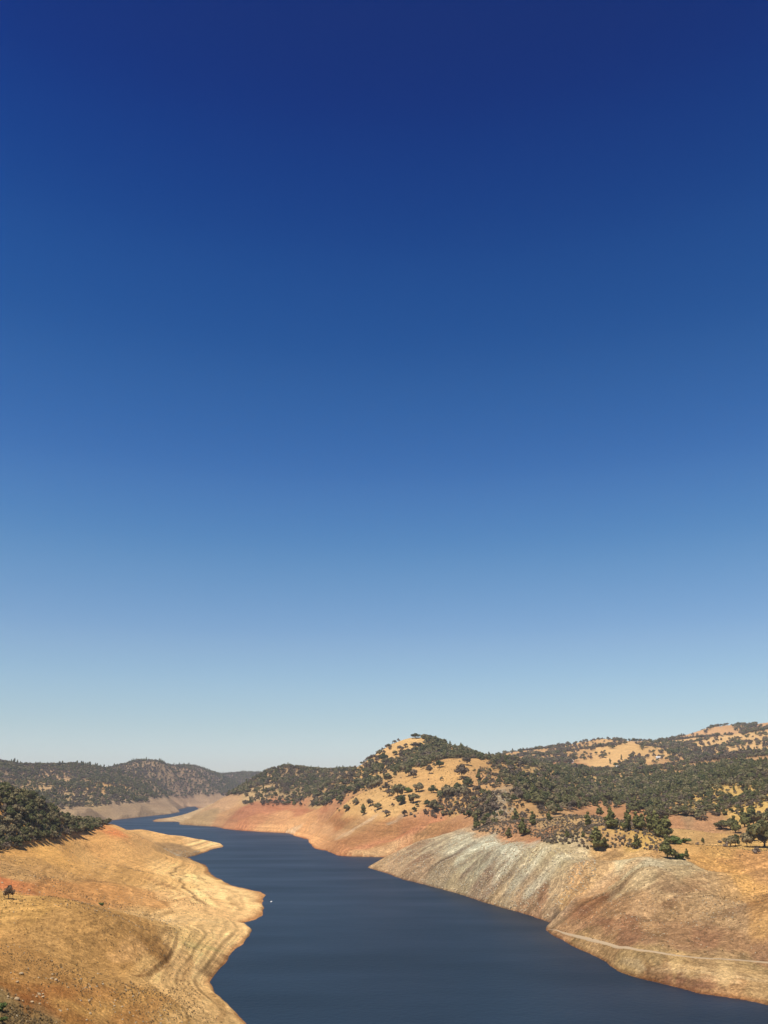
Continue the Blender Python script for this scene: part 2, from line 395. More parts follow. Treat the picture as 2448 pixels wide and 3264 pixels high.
# ------------------------------------------------------------------ ground colour
# (photo x, photo y, sunlit sRGB seen there); each is dropped on the ground it shows and spreads to its surroundings
GC = [
 # left slope, bottom to top
 (30, 3225, 148, 122, 80), (130, 3245, 150, 122, 78), (60, 3150, 180, 126, 62), (200, 3180, 178, 124, 60), (330, 3200, 188, 140, 74), (100, 3180, 168, 106, 48),
 (250, 3235, 172, 122, 56), (400, 3250, 176, 122, 58), (560, 3240, 196, 152, 88), (700, 3240, 206, 164, 104), (480, 3180, 186, 134, 70), (620, 3180, 200, 156, 94),
 (90, 3090, 184, 134, 72), (300, 3100, 182, 136, 74), (480, 3090, 208, 166, 104), (600, 3080, 212, 168, 108), (560, 3010, 214, 172, 112), (640, 3010, 196, 162, 100),
 (60, 3000, 182, 136, 76), (230, 3000, 178, 134, 74), (400, 3010, 176, 130, 68), (480, 3030, 160, 114, 56), (330, 2940, 182, 136, 74), (150, 2950, 184, 140, 80), (460, 2960, 178, 132, 70),
 (60, 2875, 202, 156, 84), (20, 2860, 206, 162, 88), (110, 2890, 196, 150, 78), (160, 2870, 188, 142, 76), (20, 2822, 200, 108, 62), (80, 2838, 198, 118, 68), (150, 2850, 190, 126, 68),
 (40, 2780, 186, 144, 92), (150, 2780, 190, 144, 86), (240, 2830, 192, 132, 72), (350, 2850, 196, 136, 74), (480, 2870, 204, 148, 88), (600, 2880, 218, 170, 112), (700, 2890, 222, 176, 118), (780, 2900, 224, 180, 122),
 (740, 2850, 222, 182, 126), (620, 2800, 212, 176, 118), (520, 2810, 196, 152, 90), (420, 2790, 190, 144, 82), (560, 2770, 206, 164, 104), (500, 2930, 198, 160, 106), (600, 2930, 218, 176, 116), (730, 2975, 222, 180, 122),
 (680, 2955, 200, 164, 110), (610, 3020, 190, 160, 96), (700, 3040, 214, 172, 114),
 (60, 2715, 204, 150, 78), (130, 2712, 212, 158, 80), (200, 2700, 202, 150, 80), (300, 2690, 200, 148, 84), (280, 2740, 198, 152, 90), (100, 2740, 190, 144, 82), (400, 2740, 198, 150, 88), (520, 2730, 200, 154, 92),
 (350, 2652, 204, 122, 66), (330, 2645, 202, 136, 76), (420, 2660, 200, 150, 90), (520, 2670, 200, 154, 96), (640, 2685, 208, 166, 112), (580, 2712, 150, 120, 84), (540, 2716, 170, 134, 88), (690, 2700, 214, 174, 120), (460, 2700, 192, 146, 88),
 # far shore
 (300, 2585, 178, 146, 112), (420, 2580, 182, 150, 116), (520, 2570, 184, 150, 116), (600, 2555, 186, 148, 114), (660, 2548, 186, 148, 112), (560, 2598, 186, 156, 118), (540, 2612, 198, 164, 120), (720, 2550, 190, 146, 106),
 (680, 2585, 168, 136, 96), (640, 2610, 176, 142, 98), (740, 2580, 190, 140, 94), (720, 2620, 186, 134, 90), (600, 2622, 170, 136, 94),
 # red and tan bank
 (780, 2590, 184, 116, 80), (870, 2582, 188, 118, 80), (960, 2588, 182, 116, 78), (1030, 2594, 190, 130, 88), (820, 2610, 198, 132, 86), (760, 2625, 190, 120, 78), (740, 2638, 184, 122, 82), (850, 2635, 204, 148, 96), (930, 2640, 206, 150, 98), (900, 2610, 204, 144, 94),
 (1000, 2620, 204, 146, 94), (1080, 2620, 196, 132, 80), (1150, 2625, 208, 160, 106), (1100, 2650, 206, 156, 104), (1030, 2660, 206, 150, 98), (1060, 2690, 204, 144, 92), (1130, 2690, 206, 148, 94), (1100, 2715, 206, 144, 94), (1180, 2715, 222, 176, 122),
 (1200, 2690, 208, 150, 98), (1250, 2640, 206, 152, 94), (1310, 2640, 208, 146, 96), (1360, 2625, 206, 142, 96), (1300, 2660, 214, 138, 86), (1240, 2685, 208, 150, 98), (1400, 2635, 202, 146, 92), (1460, 2630, 198, 142, 94), (1350, 2665, 200, 148, 96), (1420, 2650, 196, 140, 90),
 # grey bank
 (1200, 2760, 168, 136, 98), (1260, 2750, 172, 140, 104), (1330, 2760, 160, 130, 98), (1300, 2720, 176, 148, 112), (1380, 2700, 184, 166, 132), (1460, 2690, 192, 182, 152), (1540, 2690, 198, 192, 164), (1620, 2700, 200, 192, 164), (1700, 2710, 206, 188, 146), (1780, 2720, 206, 184, 136), (1840, 2730, 208, 184, 140),
 (1420, 2760, 158, 138, 108), (1500, 2750, 176, 164, 132), (1580, 2760, 182, 168, 138), (1660, 2770, 182, 164, 130), (1750, 2770, 194, 170, 130), (1540, 2820, 146, 122, 96), (1470, 2810, 168, 148, 112), (1620, 2830, 178, 154, 118), (1700, 2850, 178, 150, 114), (1780, 2830, 182, 152, 112),
 (1580, 2870, 172, 144, 106), (1680, 2895, 160, 124, 90), (1720, 2860, 164, 122, 88), (1560, 2800, 150, 122, 94), (1800, 2870, 190, 150, 98), (1850, 2800, 196, 152, 100), (1780, 2905, 150, 122, 92), (1900, 2750, 204, 164, 112), (1950, 2720, 204, 158, 100), (2030, 2725, 204, 160, 98),
 # dome
 (2000, 2760, 196, 176, 134), (2080, 2750, 200, 182, 144), (2160, 2750, 198, 176, 134), (2200, 2770, 192, 164, 118), (2050, 2800, 190, 162, 118), (1970, 2830, 182, 152, 108), (2130, 2830, 186, 152, 108), (2240, 2820, 190, 152, 104), (1900, 2880, 166, 118, 74), (1860, 2910, 164, 112, 68), (1960, 2900, 168, 126, 84), (2050, 2890, 180, 140, 96),
 (2150, 2900, 182, 142, 96), (2260, 2900, 184, 146, 100), (2350, 2930, 188, 150, 104), (1840, 2945, 174, 132, 90), (1920, 2960, 158, 112, 74), (2000, 2975, 156, 110, 74), (2060, 2990, 168, 128, 84), (2150, 2970, 174, 130, 88), (2250, 2990, 162, 116, 80), (2350, 3010, 166, 124, 84), (2430, 3020, 160, 118, 82), (1900, 2985, 180, 142, 94),
 (1850, 3000, 168, 132, 84), (1930, 3030, 164, 128, 82), (2000, 3060, 172, 140, 90), (2080, 3060, 176, 144, 94), (2080, 3105, 150, 108, 64), (2150, 3090, 206, 168, 108), (2200, 3110, 192, 152, 96), (2300, 3100, 212, 174, 116), (2400, 3100, 204, 164, 106), (2120, 3125, 166, 122, 80), (2180, 3140, 160, 114, 76), (2240, 3150, 164, 118, 80), (2300, 3162, 170, 124, 82), (2350, 3150, 190, 144, 92), (2420, 3160, 194, 154, 100), (2400, 3080, 176, 144, 94), (2250, 3070, 176, 140, 92),
 # right flats
 (2180, 2650, 216, 170, 102), (2250, 2660, 214, 166, 98), (2320, 2670, 216, 166, 94), (2200, 2700, 214, 162, 88), (2280, 2710, 216, 162, 84), (2380, 2690, 218, 170, 90), (2240, 2740, 208, 152, 78), (2320, 2760, 204, 146, 78), (2400, 2740, 202, 144, 80), (2360, 2800, 206, 154, 82), (2430, 2790, 198, 144, 84), (2420, 2860, 206, 152, 84), (2330, 2840, 196, 152, 96), (2440, 2930, 200, 150, 86), (2420, 2640, 198, 150, 92),
 (2150, 2625, 194, 138, 92), (2230, 2625, 198, 144, 98), (2200, 2610, 176, 140, 100), (1920, 2580, 204, 146, 96), (2000, 2590, 198, 140, 90), (2060, 2604, 196, 138, 88), (2100, 2720, 206, 156, 92),
 # knob soil
 (1560, 2640, 196, 150, 104), (1640, 2655, 194, 140, 96), (1720, 2660, 196, 140, 92), (1700, 2680, 192, 132, 90), (1800, 2650, 204, 164, 104), (1850, 2620, 206, 166, 108), (1950, 2640, 212, 168, 94), (2040, 2690, 216, 172, 86), (1900, 2700, 204, 160, 98), (1780, 2610, 190, 156, 106),
 # golden hills
 (1420, 2470, 224, 172, 98), (1380, 2500, 220, 168, 98), (1440, 2440, 222, 170, 98), (1320, 2550, 222, 172, 100), (1250, 2580, 222, 174, 104), (1180, 2585, 224, 176, 106), (1120, 2575, 220, 170, 100), (1320, 2360, 226, 180, 108), (1250, 2400, 226, 178, 108), (1180, 2480, 216, 170, 102), (1480, 2560, 206, 158, 96), (1540, 2500, 206, 156, 98), (1600, 2540, 176, 150, 116), (1590, 2570, 172, 146, 112), (1640, 2560, 206, 158, 98),
 (820, 2540, 186, 152, 104), (950, 2520, 170, 140, 96), (1050, 2540, 196, 154, 96), (1000, 2565, 176, 140, 92),
 (1900, 2440, 228, 180, 112), (2000, 2390, 228, 180, 110), (1800, 2410, 206, 158, 98), (2250, 2370, 228, 182, 116), (2330, 2325, 216, 164, 108), (2430, 2310, 218, 164, 108), (1850, 2445, 190, 124, 86), (1880, 2486, 208, 168, 102), (2150, 2470, 210, 166, 106), (2300, 2540, 220, 178, 92), (2250, 2580, 220, 178, 96), (2400, 2560, 222, 180, 92), (2020, 2550, 206, 170, 98), (2200, 2430, 206, 156, 98), (2350, 2420, 196, 150, 98),
 (330, 2508, 206, 156, 92), (150, 2515, 196, 158, 108), (210, 2490, 190, 150, 108), (50, 2470, 150, 122, 92), (300, 2450, 150, 122, 94), (500, 2470, 160, 130, 96), (240, 2555, 188, 156, 108), (700, 2490, 150, 124, 100), (180, 2545, 170, 140, 96), (100, 2600, 140, 112, 72),
]
_gp = np.array([ray(g[0], g[1]) for g in GC])
_gc = lin(np.array([g[2:] for g in GC]))
_lum = _gc @ np.array([0.3, 0.6, 0.1])
_tan = lin((200, 156, 102)); _tan = _tan / (_tan @ np.array([0.3, 0.6, 0.1]))
_sat = np.clip((_gc.max(1) - _gc.min(1)) / _gc.max(1) / 0.75, 0, 1)[:, None] ** 2
_gc = _gc * (1 - 0.12 * _sat) + 0.12 * _sat * _lum[:, None] * _tan
_gu, _gv = uv(_gp[:, 0], _gp[:, 1])
KV = 0.42
uu = AG.ravel() + 0.0075 * fbm(X / np.maximum(R_, 60) * 1000, np.log(R_ + 1) * 420, 22, 3, 91)
vv = np.log(R_ + RO) + 0.02 * fbm(X / np.maximum(R_, 60) * 1000, np.log(R_ + 1) * 420, 22, 3, 95)
GCOL = np.zeros((X.size, 3), np.float32)
_vis = np.abs(AG.ravel()) < 0.75
idx = np.nonzero(_vis)[0]
for s in range(0, len(idx), 20000):
    k = idx[s:s + 20000]
    d2 = (uu[k, None] - _gu).astype(np.float32) ** 2 + np.float32(KV * KV) * (vv[k, None] - _gv).astype(np.float32) ** 2
    w = 1.0 / (d2 + np.float32(2e-5)) ** 3
    GCOL[k] = (w @ _gc.astype(np.float32)) / w.sum(1, keepdims=True)
GCOL[~_vis] = lin((196, 150, 92))
# sunlit brightness of a white surface, by the lie of the slopes
_lf = (1 - sstep(-0.10, -0.04, AG.ravel()))[:, None]
_nr = (1 - sstep(1000, 1500, R_))[:, None]
_bk = (1 - sstep(26, 33, H))[:, None]
SUNK = _lf * (_nr * np.array([0.91, 0.94, 1.14]) + (1 - _nr) * np.array([1.40, 1.36, 1.40])) + (1 - _lf) * (_bk * np.array([1.32, 1.30, 1.34]) + (1 - _bk) * np.array([1.50, 1.50, 1.54]))
GCOL = GCOL / SUNK

a_ = AG.ravel()
bankc = 1 - sstep(26, 33, H)
leftm = 1 - sstep(-0.10, -0.04, a_)
rightm = 1 - leftm
rs = np.clip(R_ / 600.0, 0.5, 4)
val = np.ones_like(H)
# mottling at every scale
val *= 1 + 0.10 * fbm(X, Y, 60, 4, 101) + 0.10 * fbm(X, Y, 6, 3, 105) * np.clip(700 / R_, 0.2, 1) + 0.07 * fbm(X, Y, 1.6, 2, 108) * np.clip(400 / R_, 0, 1)
# contour stripes left by the falling water
cs = noise(H / 0.55 + 0.5 * fbm(X, Y, 30, 2, 111), X * 0.004, 112) + 0.7 * noise(H / 0.22, Y * 0.006, 113)
val *= 1 + bankc * (leftm * (0.32 - 0.19 * sstep(7, 11, H)) + 0.10 * rightm) * cs * np.clip(900 / R_, 0.25, 1) * (0.5 + 0.9 * sstep(-0.2, 0.5, fbm(X, Y, 70, 2, 118)))
hz = noise(H / 2.4 + 0.4 * fbm(X, Y, 60, 2, 151), TA / 160, 152) + 0.7 * noise(H / 1.0, TA / 120, 153)
val *= 1 + 0.10 * hz * bankc * sstep(740, 820, R_)
# pale bottoms of the benches
val *= 1 + 0.14 * leftm * bankc * np.where((fr > 0.5) & (fr < 0.8), 1, -0.35) * (1 - sstep(350, 800, R_)) * sstep(-0.3, 0.4, fbm(X, Y, 50, 2, 119))
# downhill streaks on the right bank
st = noise(TA / 7.0 + 0.8 * noise(TB / 25, TA / 25, 3), TB / 70.0, 121) + 0.8 * noise(TA / 2.6, TB / 40.0, 122) + 0.5 * noise(TA / 1.1, TB / 18.0, 123)
greym = rightm * bankc * sstep(330, 400, R_) * (1 - sstep(740, 800, R_))
val *= 1 + rightm * bankc * (0.04 + 0.19 * greym) * st
patch = sstep(0.25, 0.6, noise(TA / 13.0, TB / 26.0, 125) + 0.4 * noise(TA / 3, TB / 9, 126)) * greym * sstep(4, 10, H) * (1 - sstep(18, 25, H))
GCOL *= (1 - 0.42 * patch[:, None] * np.array([0.85, 1.0, 1.0]))
orm = rightm * bankc * sstep(760, 830, R_)
GCOL *= 1 - orm[:, None] * np.array([0.30, 0.40, 0.55])
_l = (GCOL @ np.array([0.3, 0.6, 0.1]))[:, None]
GCOL += orm[:, None] * 0.22 * (_l * np.array([1.36, 0.92, 0.50]) - GCOL)
GCOL *= 1 + (orm * np.clip(noise(TA / 30 , TB / 150, 128), -1, 1))[:, None] * np.array([0.02, 0.10, 0.14])
# pale stony chips and dark tufts
chip = sstep(0.62, 0.75, noise(X / 1.1, Y / 1.5, 131)) * (greym + 0.25 * rightm * bankc * (1 - sstep(300, 520, R_)))
val *= 1 + 0.45 * chip
val *= 1 - 0.22 * sstep(0.5, 0.75, noise(X / 2.2, Y / 2.8, 134)) * (leftm * bankc + 0.5 * (1 - bankc)) * (1 - sstep(500, 1100, R_)) * sstep(-0.1, 0.4, fbm(X, Y, 40, 2, 135))
# grass hills: faint cow paths and weathered patches
val *= 1 + (1 - bankc) * 0.10 * noise(H / 2.2, a_ * 60, 141) * np.clip(1500 / R_, 0.3, 1)
# the last drawdown left a paler skirt below about eight metres on the left
zone = (leftm * (1 - sstep(480, 640, R_)) * (R_ > 190))[:, None]
below = (1 - sstep(7.7, 8.5, LOB))[:, None]
GCOL = GCOL * (1 - 0.45 * zone * below) + 0.45 * zone * below * (lin((212, 170, 112)) / np.array([1.10, 1.10, 1.22]))
GCOL = GCOL * (1 - 0.25 * zone * (1 - below)) + 0.25 * zone * (1 - below) * (lin((180, 136, 78)) / np.array([1.10, 1.10, 1.22]))

def stripe(pts, width, rgb, k, soft=0.5, seed=0):
    P = np.array([ray(*p)[:2] for p in pts])
    lo_, hi_ = P.min(0) - width * 3, P.max(0) + width * 3
    ids = np.nonzero((X > lo_[0]) & (X < hi_[0]) & (Y > lo_[1]) & (Y < hi_[1]) & (SD > 0))[0]
    x, y = X[ids], Y[ids]
    wob = 1 + 0.6 * fbm(x, y, width * 4, 3, 600 + seed)
    d = np.full(len(ids), 1e9)
    for (ax, ay), (bx, by) in zip(P[:-1], P[1:]):
        ex, ey = bx - ax, by - ay
        t = np.clip(((x - ax) * ex + (y - ay) * ey) / (ex * ex + ey * ey + 1e-9), 0, 1)
        d = np.minimum(d, np.hypot(x - ax - t * ex, y - ay - t * ey))
    f = (k * (1 - sstep(width * (1 - soft), width * (1 + soft), d * wob)) * (0.75 + 0.5 * fbm(x, y, width * 1.5, 2, 650 + seed)))[:, None]
    f = np.clip(f, 0, 1)
    GCOL[ids] = GCOL[ids] * (1 - f) + f * lin(rgb) / SUNK[ids]

S2_ = lambda *q: [(700 + a / 1.843, 2250 + b / 1.843) for a, b in q]
S4_ = lambda *q: [(a / 1.843, 2700 + b / 1.843) for a, b in q]
S6_ = lambda *q: [(1500 + a / 1.75, 2600 + b / 1.75) for a, b in q]
stripe(S2_((700, 775), (780, 730), (850, 690), (905, 650)), 5, (212, 178, 138), .75, seed=1)
stripe(S2_((840, 835), (950, 800), (1080, 760), (1180, 710), (1270, 672)), 6, (206, 130, 88), .65, seed=2)
stripe(S2_((700, 862), (800, 835), (900, 800), (1000, 770)), 5, (202, 134, 86), .5, seed=3)
stripe(S2_((790, 878), (880, 868), (980, 845), (1090, 790)), 7, (216, 172, 120), .6, seed=4)
stripe(S2_((400, 742), (430, 730), (465, 722)), 5, (206, 176, 142), .8, seed=5)
stripe(S2_((30, 700), (90, 640), (150, 600)), 7, (164, 98, 66), .55, seed=6)
stripe(S2_((300, 590), (400, 605), (520, 612), (620, 618)), 5, (172, 100, 64), .5, seed=7)
stripe(S2_((1000, 690), (1030, 680), (1070, 650)), 4, (168, 150, 124), .6, seed=8)
stripe(S2_((540, 700), (640, 740), (720, 760)), 5, (192, 146, 102), .5, seed=9)
stripe(S6_((445, 592), (540, 515), (640, 450), (720, 400), (795, 340)), 3.2, (128, 104, 84), .62, seed=10)
stripe(S6_((640, 455), (720, 420), (800, 370), (860, 310), (940, 250)), 3.0, (196, 150, 100), .5, seed=11)
stripe(S6_((1030, 860), (1200, 870), (1400, 890), (1640, 925)), 1.3, (222, 184, 130), .8, seed=12)
stripe(S6_((1100, 830), (1300, 850), (1500, 885), (1659, 900)), 1.0, (216, 178, 124), .6, seed=13)
stripe(S6_((1180, 895), (1350, 910), (1500, 930)), 1.0, (220, 180, 126), .7, seed=14)
stripe(S6_((1100, 912), (1180, 925), (1270, 955), (1330, 965)), 1.6, (118, 76, 54), .7, seed=15)
stripe(S6_((1270, 985), (1400, 992), (1560, 1020), (1650, 1030)), 1.4, (200, 152, 96), .6, seed=16)
stripe(S6_((1010, 870), (1060, 880), (1040, 900)), 2.2, (120, 88, 60), .6, seed=17)
stripe(S6_((620, 480), (720, 490), (790, 500)), 3.5, (166, 118, 76), .4, seed=18)
stripe(S6_((560, 540), (640, 580), (720, 620), (850, 650), (980, 690)), 4.5, (150, 106, 76), .45, seed=19)
stripe(S6_((1000, 700), (1200, 745), (1400, 770), (1640, 790)), 3.0, (154, 114, 84), .4, seed=20)
stripe(S6_((850, 810), (920, 825), (960, 860)), 1.5, (196, 168, 124), .6, seed=21)
stripe(S6_((1280, 240), (1420, 290), (1540, 360), (1650, 420)), 4, (216, 160, 82), .6, seed=22)
for i_, q in enumerate((((30, 390), (120, 330), (190, 270)), ((90, 440), (170, 370), (240, 320)), ((200, 430), (260, 380), (300, 350)), ((-90, 300), (0, 250), (60, 200)), ((-40, 330), (40, 280), (90, 230)))):
    stripe(S6_(*q), 2.4, (116, 92, 78), .55, seed=30 + i_)
for i_, q in enumerate((((60, 300), (150, 220), (200, 170)), ((160, 330), (260, 240), (330, 160)), ((260, 360), (340, 280), (420, 190)), ((-60, 250), (40, 170), (120, 100)), ((330, 420), (420, 330), (500, 230)))):
    stripe(S6_(*q), 4.5, (198, 192, 164), .55, seed=40 + i_)
stripe(S4_((460, 200), (560, 202), (680, 212)), 3.0, (132, 98, 62), .55, seed=50)
stripe(S4_((680, 660), (740, 640), (790, 600), (810, 560)), 2.6, (214, 164, 104), .7, seed=51)
stripe(S4_((820, 762), (900, 730), (970, 680), (1000, 610), (985, 580)), 1.1, (112, 78, 42), .7, seed=52)  # thin shadow line under the scarp, painted as a dark stripe
stripe(S4_((900, 548), (940, 520), (985, 470), (960, 450)), 1.1, (118, 84, 44), .6, seed=53)
stripe(S4_((1150, 780), (1170, 700), (1195, 640), (1130, 590), (1115, 570)), 1.4, (228, 190, 132), .7, seed=54)
stripe(S4_((1060, 790), (1110, 700), (1120, 640), (1080, 610)), 1.0, (150, 112, 66), .55, seed=55)
stripe(S4_((870, 380), (950, 340), (1080, 300), (1250, 300), (1380, 340)), 1.6, (158, 116, 66), .5, seed=56)
stripe(S4_((900, 400), (1080, 350), (1280, 350), (1420, 380)), 1.2, (230, 188, 130), .55, seed=57)
stripe(S4_((1000, 1030), (1150, 960), (1230, 900)), 1.3, (226, 184, 124), .6, seed=58)
stripe(S4_((1280, 1030), (1320, 960), (1290, 900), (1250, 860)), 1.2, (136, 98, 56), .55, seed=59)
stripe(S4_((380, 960), (560, 920), (780, 880), (900, 850)), 3.0, (198, 152, 82), .5, seed=60)
stripe(S4_((180, 920), (280, 950), (420, 980)), 3.0, (150, 92, 44), .5, seed=61)
stripe(S4_((60, 830), (250, 840), (400, 850)), 3.5, (158, 98, 46), .45, seed=62)
stripe(S4_((430, 880), (520, 860), (640, 850)), 3.0, (156, 98, 46), .4, seed=63)
stripe(S4_((870, 185), (930, 205), (990, 235)), 4.0, (150, 108, 66), .5, seed=64)
stripe(S4_((1100, 575), (1200, 590), (1270, 600)), 2.5, (158, 146, 92), .6, seed=65)
stripe(S4_((960, 440), (1100, 420), (1250, 440)), 3.0, (192, 162, 118), .55, seed=66)
stripe(S4_((1200, 740), (1230, 700), (1290, 670), (1340, 650)), 2.6, (116, 84, 56), .65, seed=67)
# wet edge
wet = (1 - sstep(0.1, 1.1, H)) * (SD > -3)
GCOL *= (np.clip(val, 0.4, 1.7))[:, None]
GCOL *= (1 - 0.55 * wet[:, None] * np.array([0.75, 1.0, 1.1]))
# scarp foot shadow on the left lobes, darkened into the ground colour
sc_ = leftm * (1 - sstep(480, 620, R_)) * np.exp(-((LOB - 8.2) / 0.16) ** 2)
GCOL *= (1 - 0.22 * sc_[:, None])
_l = GCOL @ np.array([0.3, 0.6, 0.1])
GCOL = 0.9 * GCOL + 0.1 * _l[:, None] * np.array([1.05, 1.0, 0.92])
GCOL = np.clip(GCOL, 0.01, 0.8)

# ------------------------------------------------------------------ materials
MATS = {}

def material(name):
    m = bpy.data.materials.new(name)
    m.use_nodes = True
    MATS[name] = m
    b = m.node_tree.nodes['Principled BSDF']
    b.inputs['Roughness'].default_value = 0.95
    b.inputs['Specular IOR Level'].default_value = 0.1
    return m, m.node_tree.nodes, m.node_tree.links, b

m, N, L_, B = material('dry_ground')
at = N.new('ShaderNodeAttribute'); at.attribute_name = 'ground'
geo = N.new('ShaderNodeNewGeometry')
n1 = N.new('ShaderNodeTexNoise'); n1.inputs['Scale'].default_value = 0.9; n1.inputs['Detail'].default_value = 6; n1.inputs['Roughness'].default_value = 0.75
n2 = N.new('ShaderNodeTexNoise'); n2.inputs['Scale'].default_value = 0.16; n2.inputs['Detail'].default_value = 5; n2.inputs['Roughness'].default_value = 0.7
for n in (n1, n2): L_.new(geo.outputs['Position'], n.inputs['Vector'])
r1 = N.new('ShaderNodeMapRange'); r1.inputs[1].default_value = 0.3; r1.inputs[2].default_value = 0.7; r1.inputs[3].default_value = 0.60; r1.inputs[4].default_value = 1.40
L_.new(n1.outputs[0], r1.inputs[0])
r2 = N.new('ShaderNodeMapRange'); r2.inputs[1].default_value = 0.3; r2.inputs[2].default_value = 0.7; r2.inputs[3].default_value = 0.82; r2.inputs[4].default_value = 1.18
L_.new(n2.outputs[0], r2.inputs[0])
mm = N.new('ShaderNodeMath'); mm.operation = 'MULTIPLY'
L_.new(r1.outputs[0], mm.inputs[0]); L_.new(r2.outputs[0], mm.inputs[1])
# broken stones on the rocky banks: every cell its own tone
rk = N.new('ShaderNodeAttribute'); rk.attribute_name = 'rocky'
fac = None
for sc_v, lo_v, hi_v in ((0.55, 0.74, 1.26), (1.5, 0.70, 1.34)):
    vo = N.new('ShaderNodeTexVoronoi'); vo.inputs['Scale'].default_value = sc_v
    L_.new(geo.outputs['Position'], vo.inputs['Vector'])
    sp = N.new('ShaderNodeSeparateColor'); L_.new(vo.outputs['Color'], sp.inputs[0])
    mr = N.new('ShaderNodeMapRange'); mr.inputs[3].default_value = lo_v; mr.inputs[4].default_value = hi_v
    L_.new(sp.outputs[0], mr.inputs[0])
    mx = N.new('ShaderNodeMix'); mx.data_type = 'FLOAT'; mx.inputs[2].default_value = 1.0
    L_.new(rk.outputs['Fac'], mx.inputs[0]); L_.new(mr.outputs[0], mx.inputs[3])
    m2 = N.new('ShaderNodeMath'); m2.operation = 'MULTIPLY'
    L_.new((fac or mm).outputs[0], m2.inputs[0]); L_.new(mx.outputs[0], m2.inputs[1])
    fac = m2
vm = N.new('ShaderNodeVectorMath'); vm.operation = 'SCALE'
L_.new(at.outputs['Color'], vm.inputs[0]); L_.new(fac.outputs[0], vm.inputs['Scale'])
L_.new(vm.outputs[0], B.inputs['Base Color'])
bp = N.new('ShaderNodeBump'); bp.inputs['Strength'].default_value = 1.0; bp.inputs['Distance'].default_value = 0.95
ad = N.new('ShaderNodeMath'); ad.operation = 'ADD'
L_.new(n1.outputs[0], ad.inputs[0]); L_.new(n2.outputs[0], ad.inputs[1])
L_.new(ad.outputs[0], bp.inputs['Height']); L_.new(bp.outputs[0], B.inputs['Normal'])
B.inputs['Specular IOR Level'].default_value = 0.0

def foliage(name, c1, c2, c3):
    m, N, L_, B = material(name)
    oi = N.new('ShaderNodeObjectInfo')
    cr = N.new('ShaderNodeValToRGB')
    e = cr.color_ramp.elements
    e[0].color = (*c1, 1); e[1].color = (*c3, 1)
    k = e.new(0.5); k.color = (*c2, 1)
    L_.new(oi.outputs['Random'], cr.inputs[0])
    at = N.new('ShaderNodeAttribute'); at.attribute_name = 'tone'
    vm = N.new('ShaderNodeVectorMath'); vm.operation = 'SCALE'
    L_.new(cr.outputs[0], vm.inputs[0]); L_.new(at.outputs['Fac'], vm.inputs['Scale'])
    L_.new(vm.outputs[0], B.inputs['Base Color'])
    B.inputs['Specular IOR Level'].default_value = 0.15
    B.inputs['Roughness'].default_value = 0.8
    return m

OAKM = foliage('oak_leaves', (0.060, 0.070, 0.022), (0.135, 0.122, 0.048), (0.215, 0.170, 0.088))
DRYM = foliage('dry_oak_leaves', (0.125, 0.088, 0.060), (0.098, 0.078, 0.046), (0.195, 0.142, 0.098))
PINEM = foliage('pine_needles', (0.105, 0.104, 0.032), (0.140, 0.134, 0.044), (0.115, 0.102, 0.034))
SHRUBM = foliage('shrub_twigs', (0.220, 0.165, 0.125), (0.165, 0.130, 0.088), (0.120, 0.104, 0.062))
GREENM = foliage('green_leaves', (0.10, 0.13, 0.035), (0.09, 0.12, 0.032), (0.09, 0.115, 0.03))

m, N, L_, B = material('bark')
B.inputs['Base Color'].default_value = (0.075, 0.055, 0.042, 1)
tn = N.new('ShaderNodeTexNoise'); tn.inputs['Scale'].default_value = 9
cr = N.new('ShaderNodeValToRGB'); cr.color_ramp.elements[0].color = (0.04, 0.03, 0.022, 1); cr.color_ramp.elements[1].color = (0.13, 0.10, 0.08, 1)
L_.new(tn.outputs[0], cr.inputs[0]); L_.new(cr.outputs[0], B.inputs['Base Color'])

def stone_mat(name, c1, c2):
    m, N, L_, B = material(name)
    oi = N.new('ShaderNodeObjectInfo')
    cr = N.new('ShaderNodeValToRGB'); cr.color_ramp.elements[0].color = (*c1, 1); cr.color_ramp.elements[1].color = (*c2, 1)
    L_.new(oi.outputs['Random'], cr.inputs[0])
    tn = N.new('ShaderNodeTexNoise'); tn.inputs['Scale'].default_value = 3; tn.inputs['Detail'].default_value = 4
    mr = N.new('ShaderNodeMapRange'); mr.inputs[3].default_value = 0.6; mr.inputs[4].default_value = 1.3
    L_.new(tn.outputs[0], mr.inputs[0])
    vm = N.new('ShaderNodeVectorMath'); vm.operation = 'SCALE'
    L_.new(cr.outputs[0], vm.inputs[0]); L_.new(mr.outputs[0], vm.inputs['Scale']); L_.new(vm.outputs[0], B.inputs['Base Color'])
    return m

PALEM = stone_mat('pale_stone', (0.34, 0.24, 0.13), (0.50, 0.38, 0.23))
GREYM = stone_mat('grey_stone', (0.32, 0.27, 0.19), (0.50, 0.43, 0.31))

def plain(name, c, rough=0.8):
    m, N, L_, B = material(name)
    tn = N.new('ShaderNodeTexNoise'); tn.inputs['Scale'].default_value = 1.5; tn.inputs['Detail'].default_value = 4
    mr = N.new('ShaderNodeMapRange'); mr.inputs[3].default_value = 0.8; mr.inputs[4].default_value = 1.15
    L_.new(tn.outputs[0], mr.inputs[0])
    vm = N.new('ShaderNodeVectorMath'); vm.operation = 'SCALE'
    vm.inputs[0].default_value = c
    L_.new(mr.outputs[0], vm.inputs['Scale']); L_.new(vm.outputs[0], B.inputs['Base Color'])
    B.inputs['Roughness'].default_value = rough
    return m

